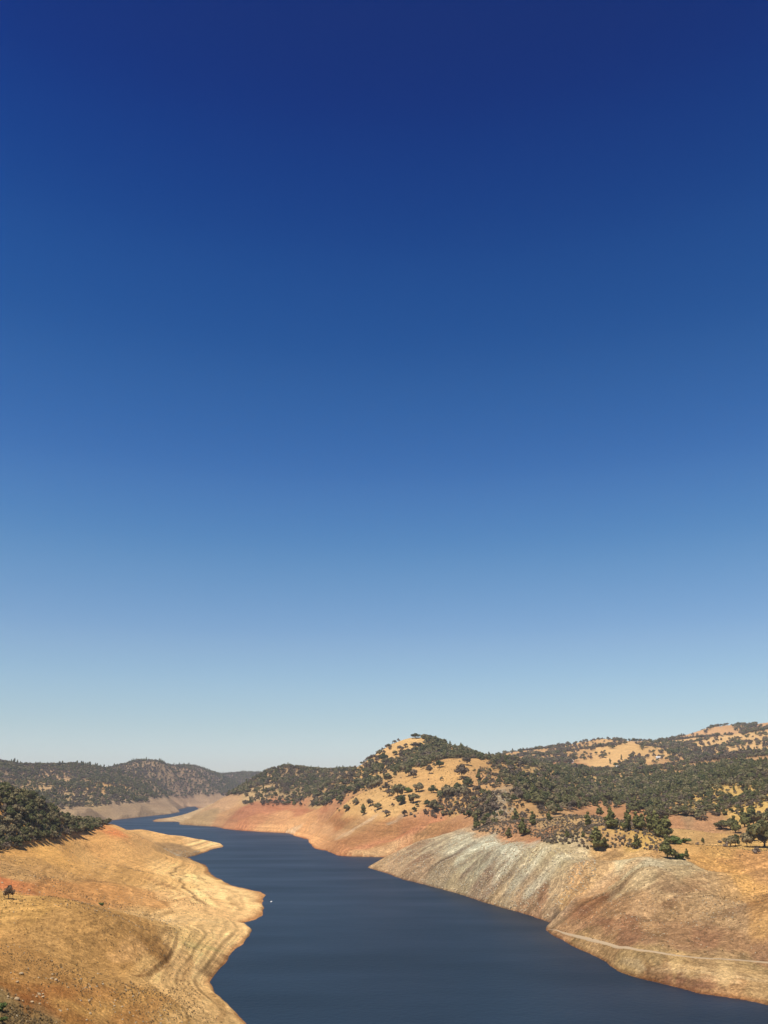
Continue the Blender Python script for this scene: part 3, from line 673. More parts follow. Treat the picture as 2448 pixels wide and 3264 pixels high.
# water: deep lake with wind ripples
m, N, L_, B = material('lake_water')
geo = N.new('ShaderNodeNewGeometry')
mp = N.new('ShaderNodeMapping'); mp.inputs['Scale'].default_value = (0.010, 0.030, 1); mp.inputs['Rotation'].default_value = (0, 0, math.radians(8))
mp2 = N.new('ShaderNodeMapping'); mp2.inputs['Scale'].default_value = (0.0030, 0.0085, 1); mp2.inputs['Rotation'].default_value = (0, 0, math.radians(-6))
w1 = N.new('ShaderNodeTexNoise'); w1.inputs['Scale'].default_value = 0.45; w1.inputs['Detail'].default_value = 4; w1.inputs['Roughness'].default_value = 0.65
w2 = N.new('ShaderNodeTexNoise'); w2.inputs['Scale'].default_value = 1.0; w2.inputs['Detail'].default_value = 5
w3 = N.new('ShaderNodeTexNoise'); w3.inputs['Scale'].default_value = 1.0; w3.inputs['Detail'].default_value = 4
L_.new(geo.outputs['Position'], w1.inputs['Vector'])
L_.new(geo.outputs['Position'], mp.inputs[0]); L_.new(mp.outputs[0], w2.inputs['Vector'])
L_.new(geo.outputs['Position'], mp2.inputs[0]); L_.new(mp2.outputs[0], w3.inputs['Vector'])
bp = N.new('ShaderNodeBump'); bp.inputs['Distance'].default_value = 0.6
bs = N.new('ShaderNodeMapRange'); bs.inputs[1].default_value = 0.35; bs.inputs[2].default_value = 0.65; bs.inputs[3].default_value = 0.20; bs.inputs[4].default_value = 0.42
mxs = N.new('ShaderNodeMath'); mxs.operation = 'ADD'
hf = N.new('ShaderNodeMath'); hf.operation = 'MULTIPLY'; hf.inputs[1].default_value = 0.5
hg = N.new('ShaderNodeMath'); hg.operation = 'MULTIPLY'; hg.inputs[1].default_value = 0.5
L_.new(w2.outputs[0], hf.inputs[0]); L_.new(w3.outputs[0], hg.inputs[0]); L_.new(hf.outputs[0], mxs.inputs[0]); L_.new(hg.outputs[0], mxs.inputs[1])
L_.new(mxs.outputs[0], bs.inputs[0]); L_.new(bs.outputs[0], bp.inputs['Strength'])
L_.new(w1.outputs[0], bp.inputs['Height']); L_.new(bp.outputs[0], B.inputs['Normal'])
rr = N.new('ShaderNodeMapRange'); rr.inputs[1].default_value = 0.38; rr.inputs[2].default_value = 0.62; rr.inputs[3].default_value = 0.36; rr.inputs[4].default_value = 0.48
L_.new(mxs.outputs[0], rr.inputs[0]); L_.new(rr.outputs[0], B.inputs['Roughness'])
B.inputs['Base Color'].default_value = (0.004, 0.013, 0.021, 1)
B.inputs['IOR'].default_value = 1.33
B.inputs['Specular IOR Level'].default_value = 0.62

# ------------------------------------------------------------------ mesh helpers
def mesh_from(name, verts, faces, mats=(), tone=None, midx=None, smooth=False):
    """verts (n,3); faces a list of (k, m) index arrays"""
    me = bpy.data.meshes.new(name)
    verts = np.asarray(verts, np.float32)
    me.vertices.add(len(verts)); me.vertices.foreach_set('co', verts.ravel())
    loops, starts, off = [], [], 0
    for f in faces:
        f = np.asarray(f, np.int32)
        if not len(f): continue
        loops.append(f.ravel()); starts.append(off + np.arange(len(f)) * f.shape[1]); off += f.size
    lv = np.concatenate(loops); ls = np.concatenate(starts).astype(np.int32)
    me.loops.add(len(lv)); me.loops.foreach_set('vertex_index', lv)
    me.polygons.add(len(ls)); me.polygons.foreach_set('loop_start', ls)
    if midx is not None: me.polygons.foreach_set('material_index', np.asarray(midx, np.int32))
    for m in mats: me.materials.append(m)
    me.update(calc_edges=True)
    me.polygons.foreach_set('use_smooth', np.full(len(ls), smooth))
    if tone is not None:
        a = me.attributes.new('tone', 'FLOAT', 'POINT'); a.data.foreach_set('value', np.asarray(tone, np.float32))
    return me

def link(name, me, parent=None, loc=None):
    o = bpy.data.objects.new(name, me)
    COL.objects.link(o)
    if parent is not None: o.parent = parent
    if loc is not None: o.location = loc
    return o

def tag(o, label=None, cat=None, group=None, kind=None):
    if label: o['label'] = label
    if cat: o['category'] = cat
    if group: o['group'] = group
    if kind: o['kind'] = kind
    return o

# ------------------------------------------------------------------ terrain and lake objects
i_ = np.arange(NR - 1)[:, None]; j_ = np.arange(NA)[None, :]
jn = (j_ + 1) % NA
Q = np.stack([i_ * NA + j_, (i_ + 1) * NA + j_, (i_ + 1) * NA + jn, i_ * NA + jn], -1).reshape(-1, 4)
cap = np.array([[k, (k + 1) % NA] for k in range(NA)])
VT = np.stack([X, Y, H], 1)
VT = np.concatenate([VT, [[0, 0, EYE - 1.7]]])
capf = np.stack([np.full(NA, len(VT) - 1), cap[:, 0], cap[:, 1]], 1)
tme = mesh_from('terrain', VT, [Q, capf], [MATS['dry_ground']], smooth=True)
ca = tme.attributes.new('ground', 'FLOAT_COLOR', 'POINT')
ca.data.foreach_set('color', np.concatenate([np.concatenate([GCOL, np.ones((len(GCOL), 1))], 1), [[0.3, 0.2, 0.1, 1]]]).astype(np.float32).ravel())
ROCKY = np.clip(bankc * (rightm * (0.74 - 0.25 * sstep(780, 1000, R_)) + 0.40 * leftm) + 0.25 * (1 - bankc), 0, 1)
ra = tme.attributes.new('rocky', 'FLOAT', 'POINT')
ra.data.foreach_set('value', np.append(ROCKY, 0.3).astype(np.float32))
tag(link('terrain', tme), kind='structure')
wx, wy = np.linspace(-1400, 900, 24), np.linspace(-250, 3600, 40)
gx, gy = np.meshgrid(wx, wy)
wv = np.stack([gx.ravel(), gy.ravel(), np.zeros(gx.size)], 1)
wi = np.arange(39)[:, None] * 24 + np.arange(23)[None]
wf = np.stack([wi, wi + 1, wi + 25, wi + 24], -1).reshape(-1, 4)
tag(link('water', mesh_from('water', wv, [wf], [MATS['lake_water']])), kind='structure')

# dirt track benched into the foot of the dome
_tp = []
for px, py, z in ((1748, 2963, 1.0), (1800, 2975, 1.8), (1850, 2988, 2.6), (1900, 3001, 3.5), (1950, 3012, 4.5), (1986, 3021, 5.2), (2030, 3029, 5.7), (2071, 3035, 6), (2130, 3043, 6), (2186, 3050, 6), (2245, 3055, 6), (2300, 3059, 6), (2375, 3063, 6), (2448, 3066, 6), (2600, 3085, 6.5), (2800, 3110, 7)):
    p = ray(px, py)
    _tp.append(p[:2])
_tp = np.array(_tp)
_t = np.concatenate([[0], np.cumsum(np.hypot(*np.diff(_tp, axis=0).T))])
_ts = np.arange(0, _t[-1], 0.7)
_px, _py = np.interp(_ts, _t, _tp[:, 0]), np.interp(_ts, _t, _tp[:, 1])
for _ in range(30):
    _px[1:-1] = (_px[:-2] + 2 * _px[1:-1] + _px[2:]) / 4; _py[1:-1] = (_py[:-2] + 2 * _py[1:-1] + _py[2:]) / 4
_tx, _ty = np.gradient(_px), np.gradient(_py)
_ln = np.hypot(_tx, _ty); _nx, _ny = -_ty / _ln, _tx / _ln
_zc = height(_px, _py)
for _ in range(60): _zc[1:-1] = (_zc[:-2] + 2 * _zc[1:-1] + _zc[2:]) / 4
tv = []
TW = sstep(-4, 30, _ts)
WJ = 1 + 0.3 * fbm(_ts, _ts * 0, 9, 3, 7)
for s in (-2.6, -1.6, -0.8, 0.0, 0.8, 1.6, 2.6):
    x, y = _px + _nx * s * 0.30 * WJ * TW, _py + _ny * s * 0.30 * WJ * TW
    zz = np.maximum(height(x, y) + 0.05, _zc + 0.10) if abs(s) < 2 else height(x, y) - 0.15
    tv.append(np.stack([x, y, zz], 1))
nT = len(_ts)
tv = np.concatenate(tv)
k = np.arange(nT - 1)
tf = np.concatenate([np.stack([c * nT + k, c * nT + k + 1, (c + 1) * nT + k + 1, (c + 1) * nT + k], 1) for c in range(6)])
tag(link('path', mesh_from('path', tv, [tf], [plain('pale_dirt', (0.36, 0.265, 0.165), 1.0)], smooth=True)), kind='structure')

# ------------------------------------------------------------------ plants: crown, trunk and shrub shapes (unit height)
PR = np.random.RandomState(5)

def ico(sub=1):
    t = (1 + 5 ** 0.5) / 2
    v = [(-1, t, 0), (1, t, 0), (-1, -t, 0), (1, -t, 0), (0, -1, t), (0, 1, t), (0, -1, -t), (0, 1, -t), (t, 0, -1), (t, 0, 1), (-t, 0, -1), (-t, 0, 1)]
    f = [(0, 11, 5), (0, 5, 1), (0, 1, 7), (0, 7, 10), (0, 10, 11), (1, 5, 9), (5, 11, 4), (11, 10, 2), (10, 7, 6), (7, 1, 8), (3, 9, 4), (3, 4, 2), (3, 2, 6), (3, 6, 8), (3, 8, 9), (4, 9, 5), (2, 4, 11), (6, 2, 10), (8, 6, 7), (9, 8, 1)]
    v = [np.array(p) / np.linalg.norm(p) for p in v]
    for _ in range(sub):
        mid, nf = {}, []
        def m(a, b):
            k = (min(a, b), max(a, b))
            if k not in mid:
                p = v[a] + v[b]; v.append(p / np.linalg.norm(p)); mid[k] = len(v) - 1
            return mid[k]
        for a, b, c in f:
            x, y, z = m(a, b), m(b, c), m(c, a)
            nf += [(a, x, z), (b, y, x), (c, z, y), (x, y, z)]
        f = nf
    return np.array(v), np.array(f)

ICO1 = ico(1); ICO0 = ico(0)

def leaf_clumps(lobes, n_per, size, core=0.72, cores=ICO1):
    """lobes: list of (centre, radii). Leaf-sized quads over and inside every lobe, round dark-free cores so the crown has body."""
    V, F4, F3, T = [], [], [], []
    off = 0
    for c, r in lobes:
        c, r = np.array(c), np.array(r)
        if core:
            cv, cf = cores
            jit = 1 + 0.22 * PR.uniform(-1, 1, (len(cv), 1))
            V.append(c + cv * r * core * jit); F3.append(cf + off); T.append(np.full(len(cv), 0.9)); off += len(cv)
        n = n_per
        d = PR.normal(size=(n, 3)); d /= np.linalg.norm(d, axis=1, keepdims=True)
        d[:, 2] = np.abs(d[:, 2]) * np.where(PR.rand(n) < 0.72, 1, -1)
        rad = PR.uniform(0.70, 1.10, (n, 1))
        p = c + d * r * rad
        nrm = d + PR.normal(size=(n, 3)) * 0.36
        nrm /= np.linalg.norm(nrm, axis=1, keepdims=True)
        a = np.cross(nrm, PR.normal(size=(n, 3))); a /= np.linalg.norm(a, axis=1, keepdims=True)
        b = np.cross(nrm, a)
        s = size * PR.uniform(0.6, 1.35, (n, 1))
        q = np.stack([p - a * s * 0.9 - b * s * 0.5, p + a * s * 0.3 - b * s * 0.8 + nrm * s * .2, p + a * s * 0.9 + b * s * 0.4, p - a * s * 0.2 + b * s * 0.9 - nrm * s * .2], 1)
        V.append(q.reshape(-1, 3)); F4.append(off + np.arange(n * 4).reshape(n, 4)); off += 4 * n
        T.append(np.repeat(PR.uniform(0.65, 1.35, n), 4))
    return np.concatenate(V), [np.concatenate(F3) if F3 else np.zeros((0, 3), int), np.concatenate(F4)], np.concatenate(T)

def tube(path, radii, k=6):
    path = np.array(path, float); V, F = [], []
    for i, (p, r) in enumerate(zip(path, radii)):
        d = path[min(i + 1, len(path) - 1)] - path[max(i - 1, 0)]; d /= np.linalg.norm(d) + 1e-9
        a = np.cross(d, [0.3, 0.9, 0.1]); a /= np.linalg.norm(a); b = np.cross(d, a)
        ang = np.arange(k) * 2 * np.pi / k
        V.append(p + r * (np.cos(ang)[:, None] * a + np.sin(ang)[:, None] * b))
    for i in range(len(path) - 1):
        for j in range(k):
            F.append((i * k + j, i * k + (j + 1) % k, (i + 1) * k + (j + 1) % k, (i + 1) * k + j))
    return np.concatenate(V), np.array(F)

def join_tubes(ts):
    V, F, o = [], [], 0
    for v, f in ts:
        V.append(v); F.append(f + o); o += len(v)
    return np.concatenate(V), np.concatenate(F)

def oak_lobes(n, wide, sparse=0.0):
    L = [((PR.uniform(-.06, .06), PR.uniform(-.06, .06), 0.62), (0.30 * wide, 0.30 * wide, 0.30))]
    for i in range(n):
        a = 2 * math.pi * (i + PR.uniform(-.35, .35)) / n
        rr = wide * PR.uniform(0.24, 0.42)
        s = PR.uniform(0.14, 0.25)
        L.append(((rr * math.cos(a), rr * math.sin(a), PR.uniform(0.36, 0.74)), (s * wide * 1.1, s * wide * 1.1, s)))
    L.append(((PR.uniform(-.12, .12), PR.uniform(-.12, .12), 0.82), (0.2 * wide, 0.2 * wide, 0.17)))
    return L

def oak_trunk(wide, dead=0):
    ts = [tube([(0, 0, -0.06), (0.01, 0, 0.12), (0.02, 0.01, 0.26), (PR.uniform(-.05, .05), PR.uniform(-.05, .05), 0.5), (0, 0, .7)], [0.045, 0.034, 0.028, 0.018, 0.006])]
    for i in range(4 + dead):
        a = PR.uniform(0, 6.28); r = wide * PR.uniform(0.2, 0.38); z0 = PR.uniform(0.16, 0.34)
        ts.append(tube([(0.01, 0, z0), (r * .45 * math.cos(a), r * .45 * math.sin(a), z0 + .16), (r * math.cos(a), r * math.sin(a), z0 + PR.uniform(.25, .42))], [0.022, 0.014, 0.005], 5))
    return join_tubes(ts)

def pine_lobes(n, w):
    """foothill pine: an uneven egg of bushy clumps, widest below the middle"""
    L = []
    for i in range(n * 2):
        z = PR.uniform(0.18, 0.80)
        prof = w * (1.0 - 0.62 * ((z - 0.18) / 0.62) ** 1.3) * (0.75 + 0.25 * min(1, (z - .1) / .2))
        a = PR.uniform(0, 6.28); q = PR.uniform(.15, .8)
        s = PR.uniform(.10, .17) * (1.1 - .45 * z)
        L.append(((prof * q * math.cos(a), prof * q * math.sin(a), z), (s, s, s * PR.uniform(.9, 1.3))))
    L.append(((0, 0, 0.5), (w * .5, w * .5, .3)))
    L.append(((PR.uniform(-.04, .04), 0, 0.88), (0.07, 0.07, 0.11)))
    return L

def pine_trunk():
    return tube([(0, 0, -0.05), (0.005, 0, 0.3), (-0.005, 0.005, 0.6), (0, 0, 0.95)], [0.028, 0.021, 0.013, 0.003])

def shrub_lobes(n):
    L = []
    for i in range(n):
        a = PR.uniform(0, 6.28); r = PR.uniform(0, 0.42)
        s = PR.uniform(0.2, 0.34)
        L.append(((r * math.cos(a), r * math.sin(a), PR.uniform(0.18, 0.68)), (s * 1.2, s * 1.2, s)))
    return L

def crown_mesh(name, lobes, n_per, size, mat, core=0.72, cores=ICO1):
    v, f, t = leaf_clumps(lobes, n_per, size, core, cores)
    return mesh_from(name, v, f, [mat], tone=t)

KINDS = {}
def kind(name, leaf, mk_lobes, mk_trunk, n_per, size, variants, core=0.72):
    near, farv = [], []
    for i in range(variants):
        lb = mk_lobes()
        cm = crown_mesh('crown', lb, n_per, size, leaf, core)
        if mk_trunk:
            tv_, tf_ = mk_trunk()
            tm = mesh_from('trunk', tv_, [tf_], [MATS['bark']], smooth=True)
        else: tm = None
        near.append((cm, tm))
    KINDS[name] = near

kind('oak', OAKM, lambda: oak_lobes(PR.randint(6, 9), PR.uniform(0.95, 1.25)), lambda: oak_trunk(1.1), 62, 0.066, 7)
kind('dry_oak', DRYM, lambda: oak_lobes(PR.randint(5, 8), PR.uniform(0.9, 1.15)), lambda: oak_trunk(1.0), 44, 0.060, 5, core=0.5)
kind('pine', PINEM, lambda: pine_lobes(PR.randint(5, 7), PR.uniform(0.24, 0.33)), lambda: pine_trunk(), 44, 0.040, 7, core=0.8)
kind('shrub', SHRUBM, lambda: shrub_lobes(PR.randint(5, 8)), None, 34, 0.085, 6, core=0.7)
kind('bush', GREENM, lambda: shrub_lobes(PR.randint(6, 9)), None, 50, 0.08, 3, core=0.8)

# simpler variants for the distant woods, with the trunk in the same mesh
FAR = {}
def far_kind(name, leaf, mk, n_per, size, variants, trunk=True, core=0.8):
    c = bpy.data.collections.new(name + '_shapes')
    for i in range(variants):
        v, f, t = leaf_clumps(mk(), n_per, size, core, ICO0)
        mats, mi = [leaf], np.zeros(len(f[0]) + len(f[1]), int)
        if trunk:
            tv_, tf_ = tube([(0, 0, -.1), (0, 0, .3)], [.03, .02], 4)
            f = [f[0], np.concatenate([f[1], tf_ + len(v)])]
            v = np.concatenate([v, tv_]); t = np.concatenate([t, np.ones(len(tv_))])
            mats.append(MATS['bark']); mi = np.concatenate([mi, np.ones(len(tf_), int)])
        me = mesh_from(name, v, f, mats, tone=t, midx=mi)
        c.objects.link(bpy.data.objects.new(name + '_shape', me))
    FAR[name] = c

far_kind('oak', OAKM, lambda: oak_lobes(5, PR.uniform(1.0, 1.25)), 16, 0.10, 5)
far_kind('dry_oak', DRYM, lambda: oak_lobes(5, PR.uniform(0.9, 1.1)), 16, 0.095, 4, core=0.62)
far_kind('pine', PINEM, lambda: pine_lobes(4, PR.uniform(0.24, 0.32)), 12, 0.06, 4, core=0.85)
far_kind('shrub', SHRUBM, lambda: shrub_lobes(5), 12, 0.13, 4, trunk=False, core=0.75)

# ------------------------------------------------------------------ scattering the plants
def in_poly(px, py, poly):
    ins = np.zeros(px.size, bool)
    n = len(poly)
    for i in range(n):
        (ax, ay), (bx, by) = poly[i], poly[(i + 1) % n]
        if ay == by: continue
        ins ^= (py >= min(ay, by)) & (py < max(ay, by)) & (px < ax + (py - ay) * (bx - ax) / (by - ay))
    return ins

GPX, GPY = project(np.stack([X, Y, H], 1))
DAZ = np.abs(np.gradient(AZ)); DR = np.gradient(RR)
CELL = (DR[:, None] * RR[:, None] * DAZ[None]).ravel()
GVIS = visible(X, Y, H + 9.0) & (np.abs(AG.ravel()) < 0.74) & (H > 0.3)
PLANTS = []      # (area, kind, x, y, z, h, apparent size)

# ragged edges for every stand of plants
WPX = GPX + 13 * noise(X / np.maximum(R_, 60) * 90, np.log(R_ + 1) * 40, 701) + 8 * noise(X / np.maximum(R_, 60) * 260, np.log(R_ + 1) * 110, 702)
WPY = GPY + 3.5 * noise(X / np.maximum(R_, 60) * 120, np.log(R_ + 1) * 40, 703)

def scatter(area, poly=None, spacing=5, mix=(), keep=1.0, clear=(), patchy=0.0, patch_scale=60, seed=0, hmin=None, rng=(0, 9000)):
    """mix: list of (kind, weight, lowest, highest)"""
    rs_ = np.random.RandomState(1000 + seed)
    m = in_poly(WPX, WPY, poly) & GVIS
    if hmin is not None: m &= H > hmin
    m &= (R_ > rng[0]) & (R_ < rng[1])
    ids = np.nonzero(m)[0]
    if not len(ids): return
    area_m2 = CELL[ids].sum()
    n = int(area_m2 / spacing ** 2 * 2.2)
    k = rs_.choice(ids, n, p=CELL[ids] / area_m2)
    a = AG.ravel()[k] + rs_.uniform(-.5, .5, n) * DAZ[k % NA]
    r = R_[k] * (1 + rs_.uniform(-.5, .5, n) * 0.0041)
    x, y = r * np.sin(a), r * np.cos(a)
    key = np.floor(x / spacing).astype(np.int64) * 100003 + np.floor(y / spacing).astype(np.int64)
    _, u = np.unique(key, return_index=True)
    u = rs_.permutation(u)
    x, y = x[u], y[u]
    p = np.full(len(x), keep)
    if patchy: p = p * (1 - patchy + patchy * 2 * sstep(-0.25, 0.25, fbm(x, y, patch_scale, 3, 200 + seed)))
    ok = rs_.rand(len(x)) < p
    z = height(x, y)
    qx, qy = project(np.stack([x, y, z], 1))
    for c in clear:
        d = 1.0
        if isinstance(c, tuple): c, d = c
        ok &= ~(in_poly(qx, qy, c) & (rs_.rand(len(x)) < d))
    x, y, z = x[ok], y[ok], z[ok]
    w = np.array([q[1] for q in mix], float); w /= w.sum()
    bias = 1.7 * fbm(x, y, 90 if spacing > 5 else 40, 3, 400 + seed)          # drier and greener stands
    lw = np.log(w)[None] + np.array([-1.0 if q[0] in ('oak', 'pine') else 1.0 for q in mix])[None] * bias[:, None] + rs_.gumbel(size=(len(x), len(mix)))
    ch = lw.argmax(1)
    sz = np.clip(0.5 + 0.55 * fbm(x, y, 55, 2, 500 + seed) + rs_.normal(size=len(x)) * 0.28, 0, 1)
    for i in range(len(x)):
        kd, _, lo_, hi_ = mix[ch[i]]
        h = lo_ + (hi_ - lo_) * sz[i]
        PLANTS.append((area, kd, x[i], y[i], z[i], h, h / math.hypot(x[i], y[i])))

def Rz(x0, y0, s, pts): return [(x0 + a / s, y0 + b / s) for a, b in pts]

# left headland thicket
scatter('headland', rng=(0, 830), poly=[(-560, 2490), (0, 2520), (60, 2532), (160, 2556), (225, 2580), (282, 2600), (318, 2613), (333, 2627), (318, 2641), (268, 2657), (226, 2668), (166, 2677), (105, 2691), (35, 2708), (-560, 2790)], spacing=3.3,
        mix=[('oak', 6, 3.0, 6.0), ('dry_oak', 2.2, 2.6, 4.2), ('shrub', 1.2, 1.4, 2.4)], seed=1, hmin=20)
# far left hills
fl_clear = [[(304, 2502), (330, 2499), (364, 2507), (364, 2516), (325, 2512), (304, 2512)], [(122, 2512), (168, 2507), (166, 2521), (124, 2524)], [(195, 2484), (222, 2482), (224, 2500), (205, 2500)],
            ([(180, 2540), (225, 2525), (225, 2562), (200, 2562)], .4)]
scatter('far_left', rng=(1450, 9000), poly=[(-1200, 2340), (0, 2398), (92, 2420), (179, 2405), (271, 2420), (461, 2418), (543, 2420), (624, 2436), (678, 2448), (760, 2452), (860, 2450), (900, 2470), (800, 2524), (740, 2538), (689, 2534), (597, 2537), (526, 2540), (488, 2546), (450, 2559), (347, 2565), (244, 2574), (150, 2590), (-1200, 2620)], spacing=8.2,
        mix=[('oak', 3.2, 4.5, 9.5), ('dry_oak', 4.5, 4, 8.5), ('pine', .6, 9, 15), ('shrub', 1.2, 2, 3.5)], clear=fl_clear, patchy=0.2, patch_scale=130, seed=2, hmin=24)
# wooded west shoulder of the centre hill
scatter('west_shoulder', rng=(1300, 2150), poly=[(752, 2524), (808, 2490), (863, 2454), (933, 2437), (982, 2452), (1060, 2447), (1134, 2443), (1092, 2474), (1040, 2506), (1050, 2535), (1036, 2574), (960, 2570), (874, 2568), (820, 2568), (776, 2566)], spacing=6.2,
        mix=[('oak', 4, 5, 8), ('dry_oak', 2.5, 4.5, 7.5), ('shrub', 2.4, 1.8, 3), ('pine', .25, 8, 11)], clear=[([(752, 2524), (820, 2484), (870, 2470), (880, 2520), (850, 2560), (776, 2566)], .42), ([(860, 2500), (1000, 2520), (1000, 2570), (880, 2566)], .25)], patchy=0.5, patch_scale=40, seed=3, hmin=29)
# dark band and ravine on the centre hill
scatter('centre_ravine', rng=(1000, 1560), poly=Rz(1150, 2320, 4.74, [(250, 560), (380, 540), (470, 480), (650, 420), (830, 350), (930, 290), (915, 150), (980, 90), (1100, 190), (1330, 300), (1500, 330), (1680, 380), (1680, 450), (1560, 455), (1400, 470), (1260, 470), (1100, 515), (960, 600), (900, 570), (640, 670), (560, 690), (480, 640), (300, 700), (240, 700), (110, 790), (0, 900), (-20, 860), (90, 720), (150, 640)]), spacing=5.6,
        mix=[('oak', 6, 5.5, 9), ('dry_oak', 2, 5, 8), ('pine', .9, 8, 12), ('shrub', .8, 2, 3)], seed=4, hmin=30, patchy=0.2, patch_scale=40)
scatter('centre_ravine', rng=(1150, 1560), poly=[(1490, 2392), (1530, 2400), (1575, 2405), (1630, 2420), (1640, 2440), (1585, 2436), (1540, 2424), (1495, 2416)], spacing=5.8,
        mix=[('oak', 6, 5, 9), ('dry_oak', 2, 4.5, 7), ('pine', .8, 7, 11)], seed=44, hmin=30, patchy=0.2, patch_scale=40)
scatter('centre_band', rng=(1000, 1560), poly=Rz(700, 2250, 1.843, [(560, 545), (640, 480), (740, 430), (840, 370), (900, 330), (925, 345), (900, 400), (860, 450), (960, 440), (920, 480), (800, 505), (730, 555), (660, 590), (560, 590)]), spacing=6.4,
        mix=[('oak', 6, 5.5, 9), ('dry_oak', 3, 5, 8), ('shrub', 1.2, 2, 3)], seed=5, hmin=30, patchy=0.4, patch_scale=35)
scatter('centre_slope', rng=(820, 1560), poly=Rz(700, 2250, 1.843, [(620, 600), (760, 520), (900, 440), (1080, 400), (1250, 340), (1380, 300), (1540, 330), (1560, 420), (1480, 560), (1300, 660), (860, 640)]), spacing=17,
        mix=[('oak', 1, 3, 5), ('dry_oak', 1.6, 2.5, 4), ('shrub', 3, 1.2, 2.4)], keep=.34, seed=6, hmin=31)
scatter('centre_slope', rng=(820, 1560), poly=Rz(700, 2250, 1.843, [(640, 600), (760, 540), (900, 520), (1060, 560), (1220, 600), (1270, 650), (860, 640), (720, 622)]), spacing=10,
        mix=[('oak', 1.2, 3, 5), ('dry_oak', 1.2, 2.5, 4.5), ('shrub', 2, 1.4, 2.6)], keep=.33, seed=16, hmin=31)
scatter('centre_slope', rng=(820, 1560), poly=[(1160, 2424), (1190, 2405), (1225, 2378), (1262, 2354), (1280, 2352), (1245, 2392), (1200, 2440), (1160, 2450)], spacing=9,
        mix=[('oak', 2, 4, 6.5), ('dry_oak', 2, 4, 6)], keep=.75, seed=26, hmin=31)
scatter('centre_foot', rng=(780, 1250), poly=Rz(700, 2250, 1.843, [(1225, 640), (1235, 600), (1300, 560), (1320, 500), (1350, 485), (1430, 480), (1480, 500), (1530, 490), (1600, 560), (1640, 560), (1640, 650), (1560, 670), (1480, 665), (1400, 640), (1280, 662)]), spacing=5.2,
        mix=[('oak', 4, 5, 8.5), ('dry_oak', 4, 4, 7), ('pine', .3, 7, 10), ('shrub', 1.5, 1.6, 2.6)], seed=7, hmin=28, patchy=0.45, patch_scale=22, clear=[([(1570, 2520), (1625, 2520), (1640, 2590), (1585, 2590)], .75)])
# east flank and valley forest
scatter('valley', rng=(640, 1950), poly=[(1556, 2424), (1600, 2426), (1660, 2428), (1730, 2432), (1800, 2443), (1880, 2456), (1960, 2460), (2060, 2458), (2200, 2448), (2330, 2434), (3500, 2420), (3500, 2510), (2448, 2505), (2330, 2490), (2230, 2515), (2150, 2530), (2120, 2560), (2100, 2608), (2050, 2602), (1990, 2578), (1880, 2572), (1800, 2592), (1740, 2600), (1700, 2592), (1680, 2570), (1655, 2535), (1615, 2490), (1585, 2450)], spacing=6.6,
        mix=[('oak', 6, 4.5, 10), ('dry_oak', 3.4, 4, 8.5), ('pine', 1.6, 7, 13), ('shrub', 1.2, 2, 3)], keep=.86, seed=8, hmin=30, patchy=0.45, patch_scale=40,
        clear=[[(1824, 2478), (1900, 2476), (1940, 2486), (1930, 2494), (1860, 2488), (1826, 2484)], [(2123, 2474), (2150, 2462), (2183, 2461), (2182, 2480), (2150, 2478)], ([(2004, 2550), (2020, 2540), (2046, 2542), (2040, 2560), (2010, 2560)], .8), ([(1630, 2560), (1700, 2540), (1740, 2590), (1640, 2600)], .35), ([(1970, 2456), (2010, 2456), (2010, 2470), (1970, 2470)], .5)])
scatter('east_foot', rng=(610, 1250), poly=[(1535, 2426), (1600, 2440), (1630, 2480), (1670, 2530), (1690, 2575), (1740, 2600), (1700, 2612), (1620, 2610), (1560, 2630), (1500, 2636), (1545, 2560), (1530, 2500)], spacing=5.0,
        mix=[('dry_oak', 3, 2.6, 5.5), ('oak', 1.6, 3, 6), ('shrub', 5, 1.1, 2.4)], keep=.52, seed=9, hmin=30, patchy=0.4, patch_scale=25)
# right hill with yellow gaps
scatter('right_slope', rng=(600, 1350), poly=[(2110, 2560), (2150, 2526), (2230, 2512), (2330, 2488), (2448, 2500), (3500, 2500), (3500, 2680), (2448, 2616), (2330, 2592), (2260, 2612), (2180, 2606), (2100, 2610)], spacing=5.0,
        mix=[('oak', 4, 3.5, 7.5), ('dry_oak', 4, 3, 6.5), ('pine', .7, 6, 9), ('shrub', 2, 1.6, 2.6)], keep=.66, seed=10, hmin=29, patchy=0.62, patch_scale=24)
# far right hills
fr_clear = [[(1812, 2438), (1840, 2426), (1900, 2418), (1950, 2414), (1945, 2436), (1975, 2450), (1900, 2458), (1850, 2447)], ([(1940, 2415), (1975, 2378), (2000, 2367), (2030, 2365), (2046, 2378), (2010, 2410), (1990, 2440), (1950, 2440)], .86), ([(2020, 2400), (2060, 2382), (2090, 2384), (2050, 2404), (2020, 2416)], .8),
            ([(2195, 2376), (2240, 2360), (2290, 2348), (2362, 2326), (2364, 2340), (2300, 2376), (2240, 2388)], .9), ([(2230, 2350), (2290, 2318), (2345, 2312), (2342, 2326), (2290, 2344)], .95), [(2404, 2312), (2424, 2302), (2470, 2298), (2470, 2326), (2430, 2316)],
            ([(1660, 2412), (1740, 2388), (1780, 2390), (1700, 2420)], .55), ([(1730, 2422), (1790, 2398), (1870, 2384), (1925, 2396), (1900, 2418), (1820, 2428)], .5), ([(1880, 2368), (1950, 2360), (1950, 2376), (1890, 2376)], .5), ([(2060, 2450), (2120, 2452), (2120, 2462), (2060, 2464)], .7), ([(2260, 2400), (2340, 2380), (2350, 2420), (2250, 2430)], .35)]
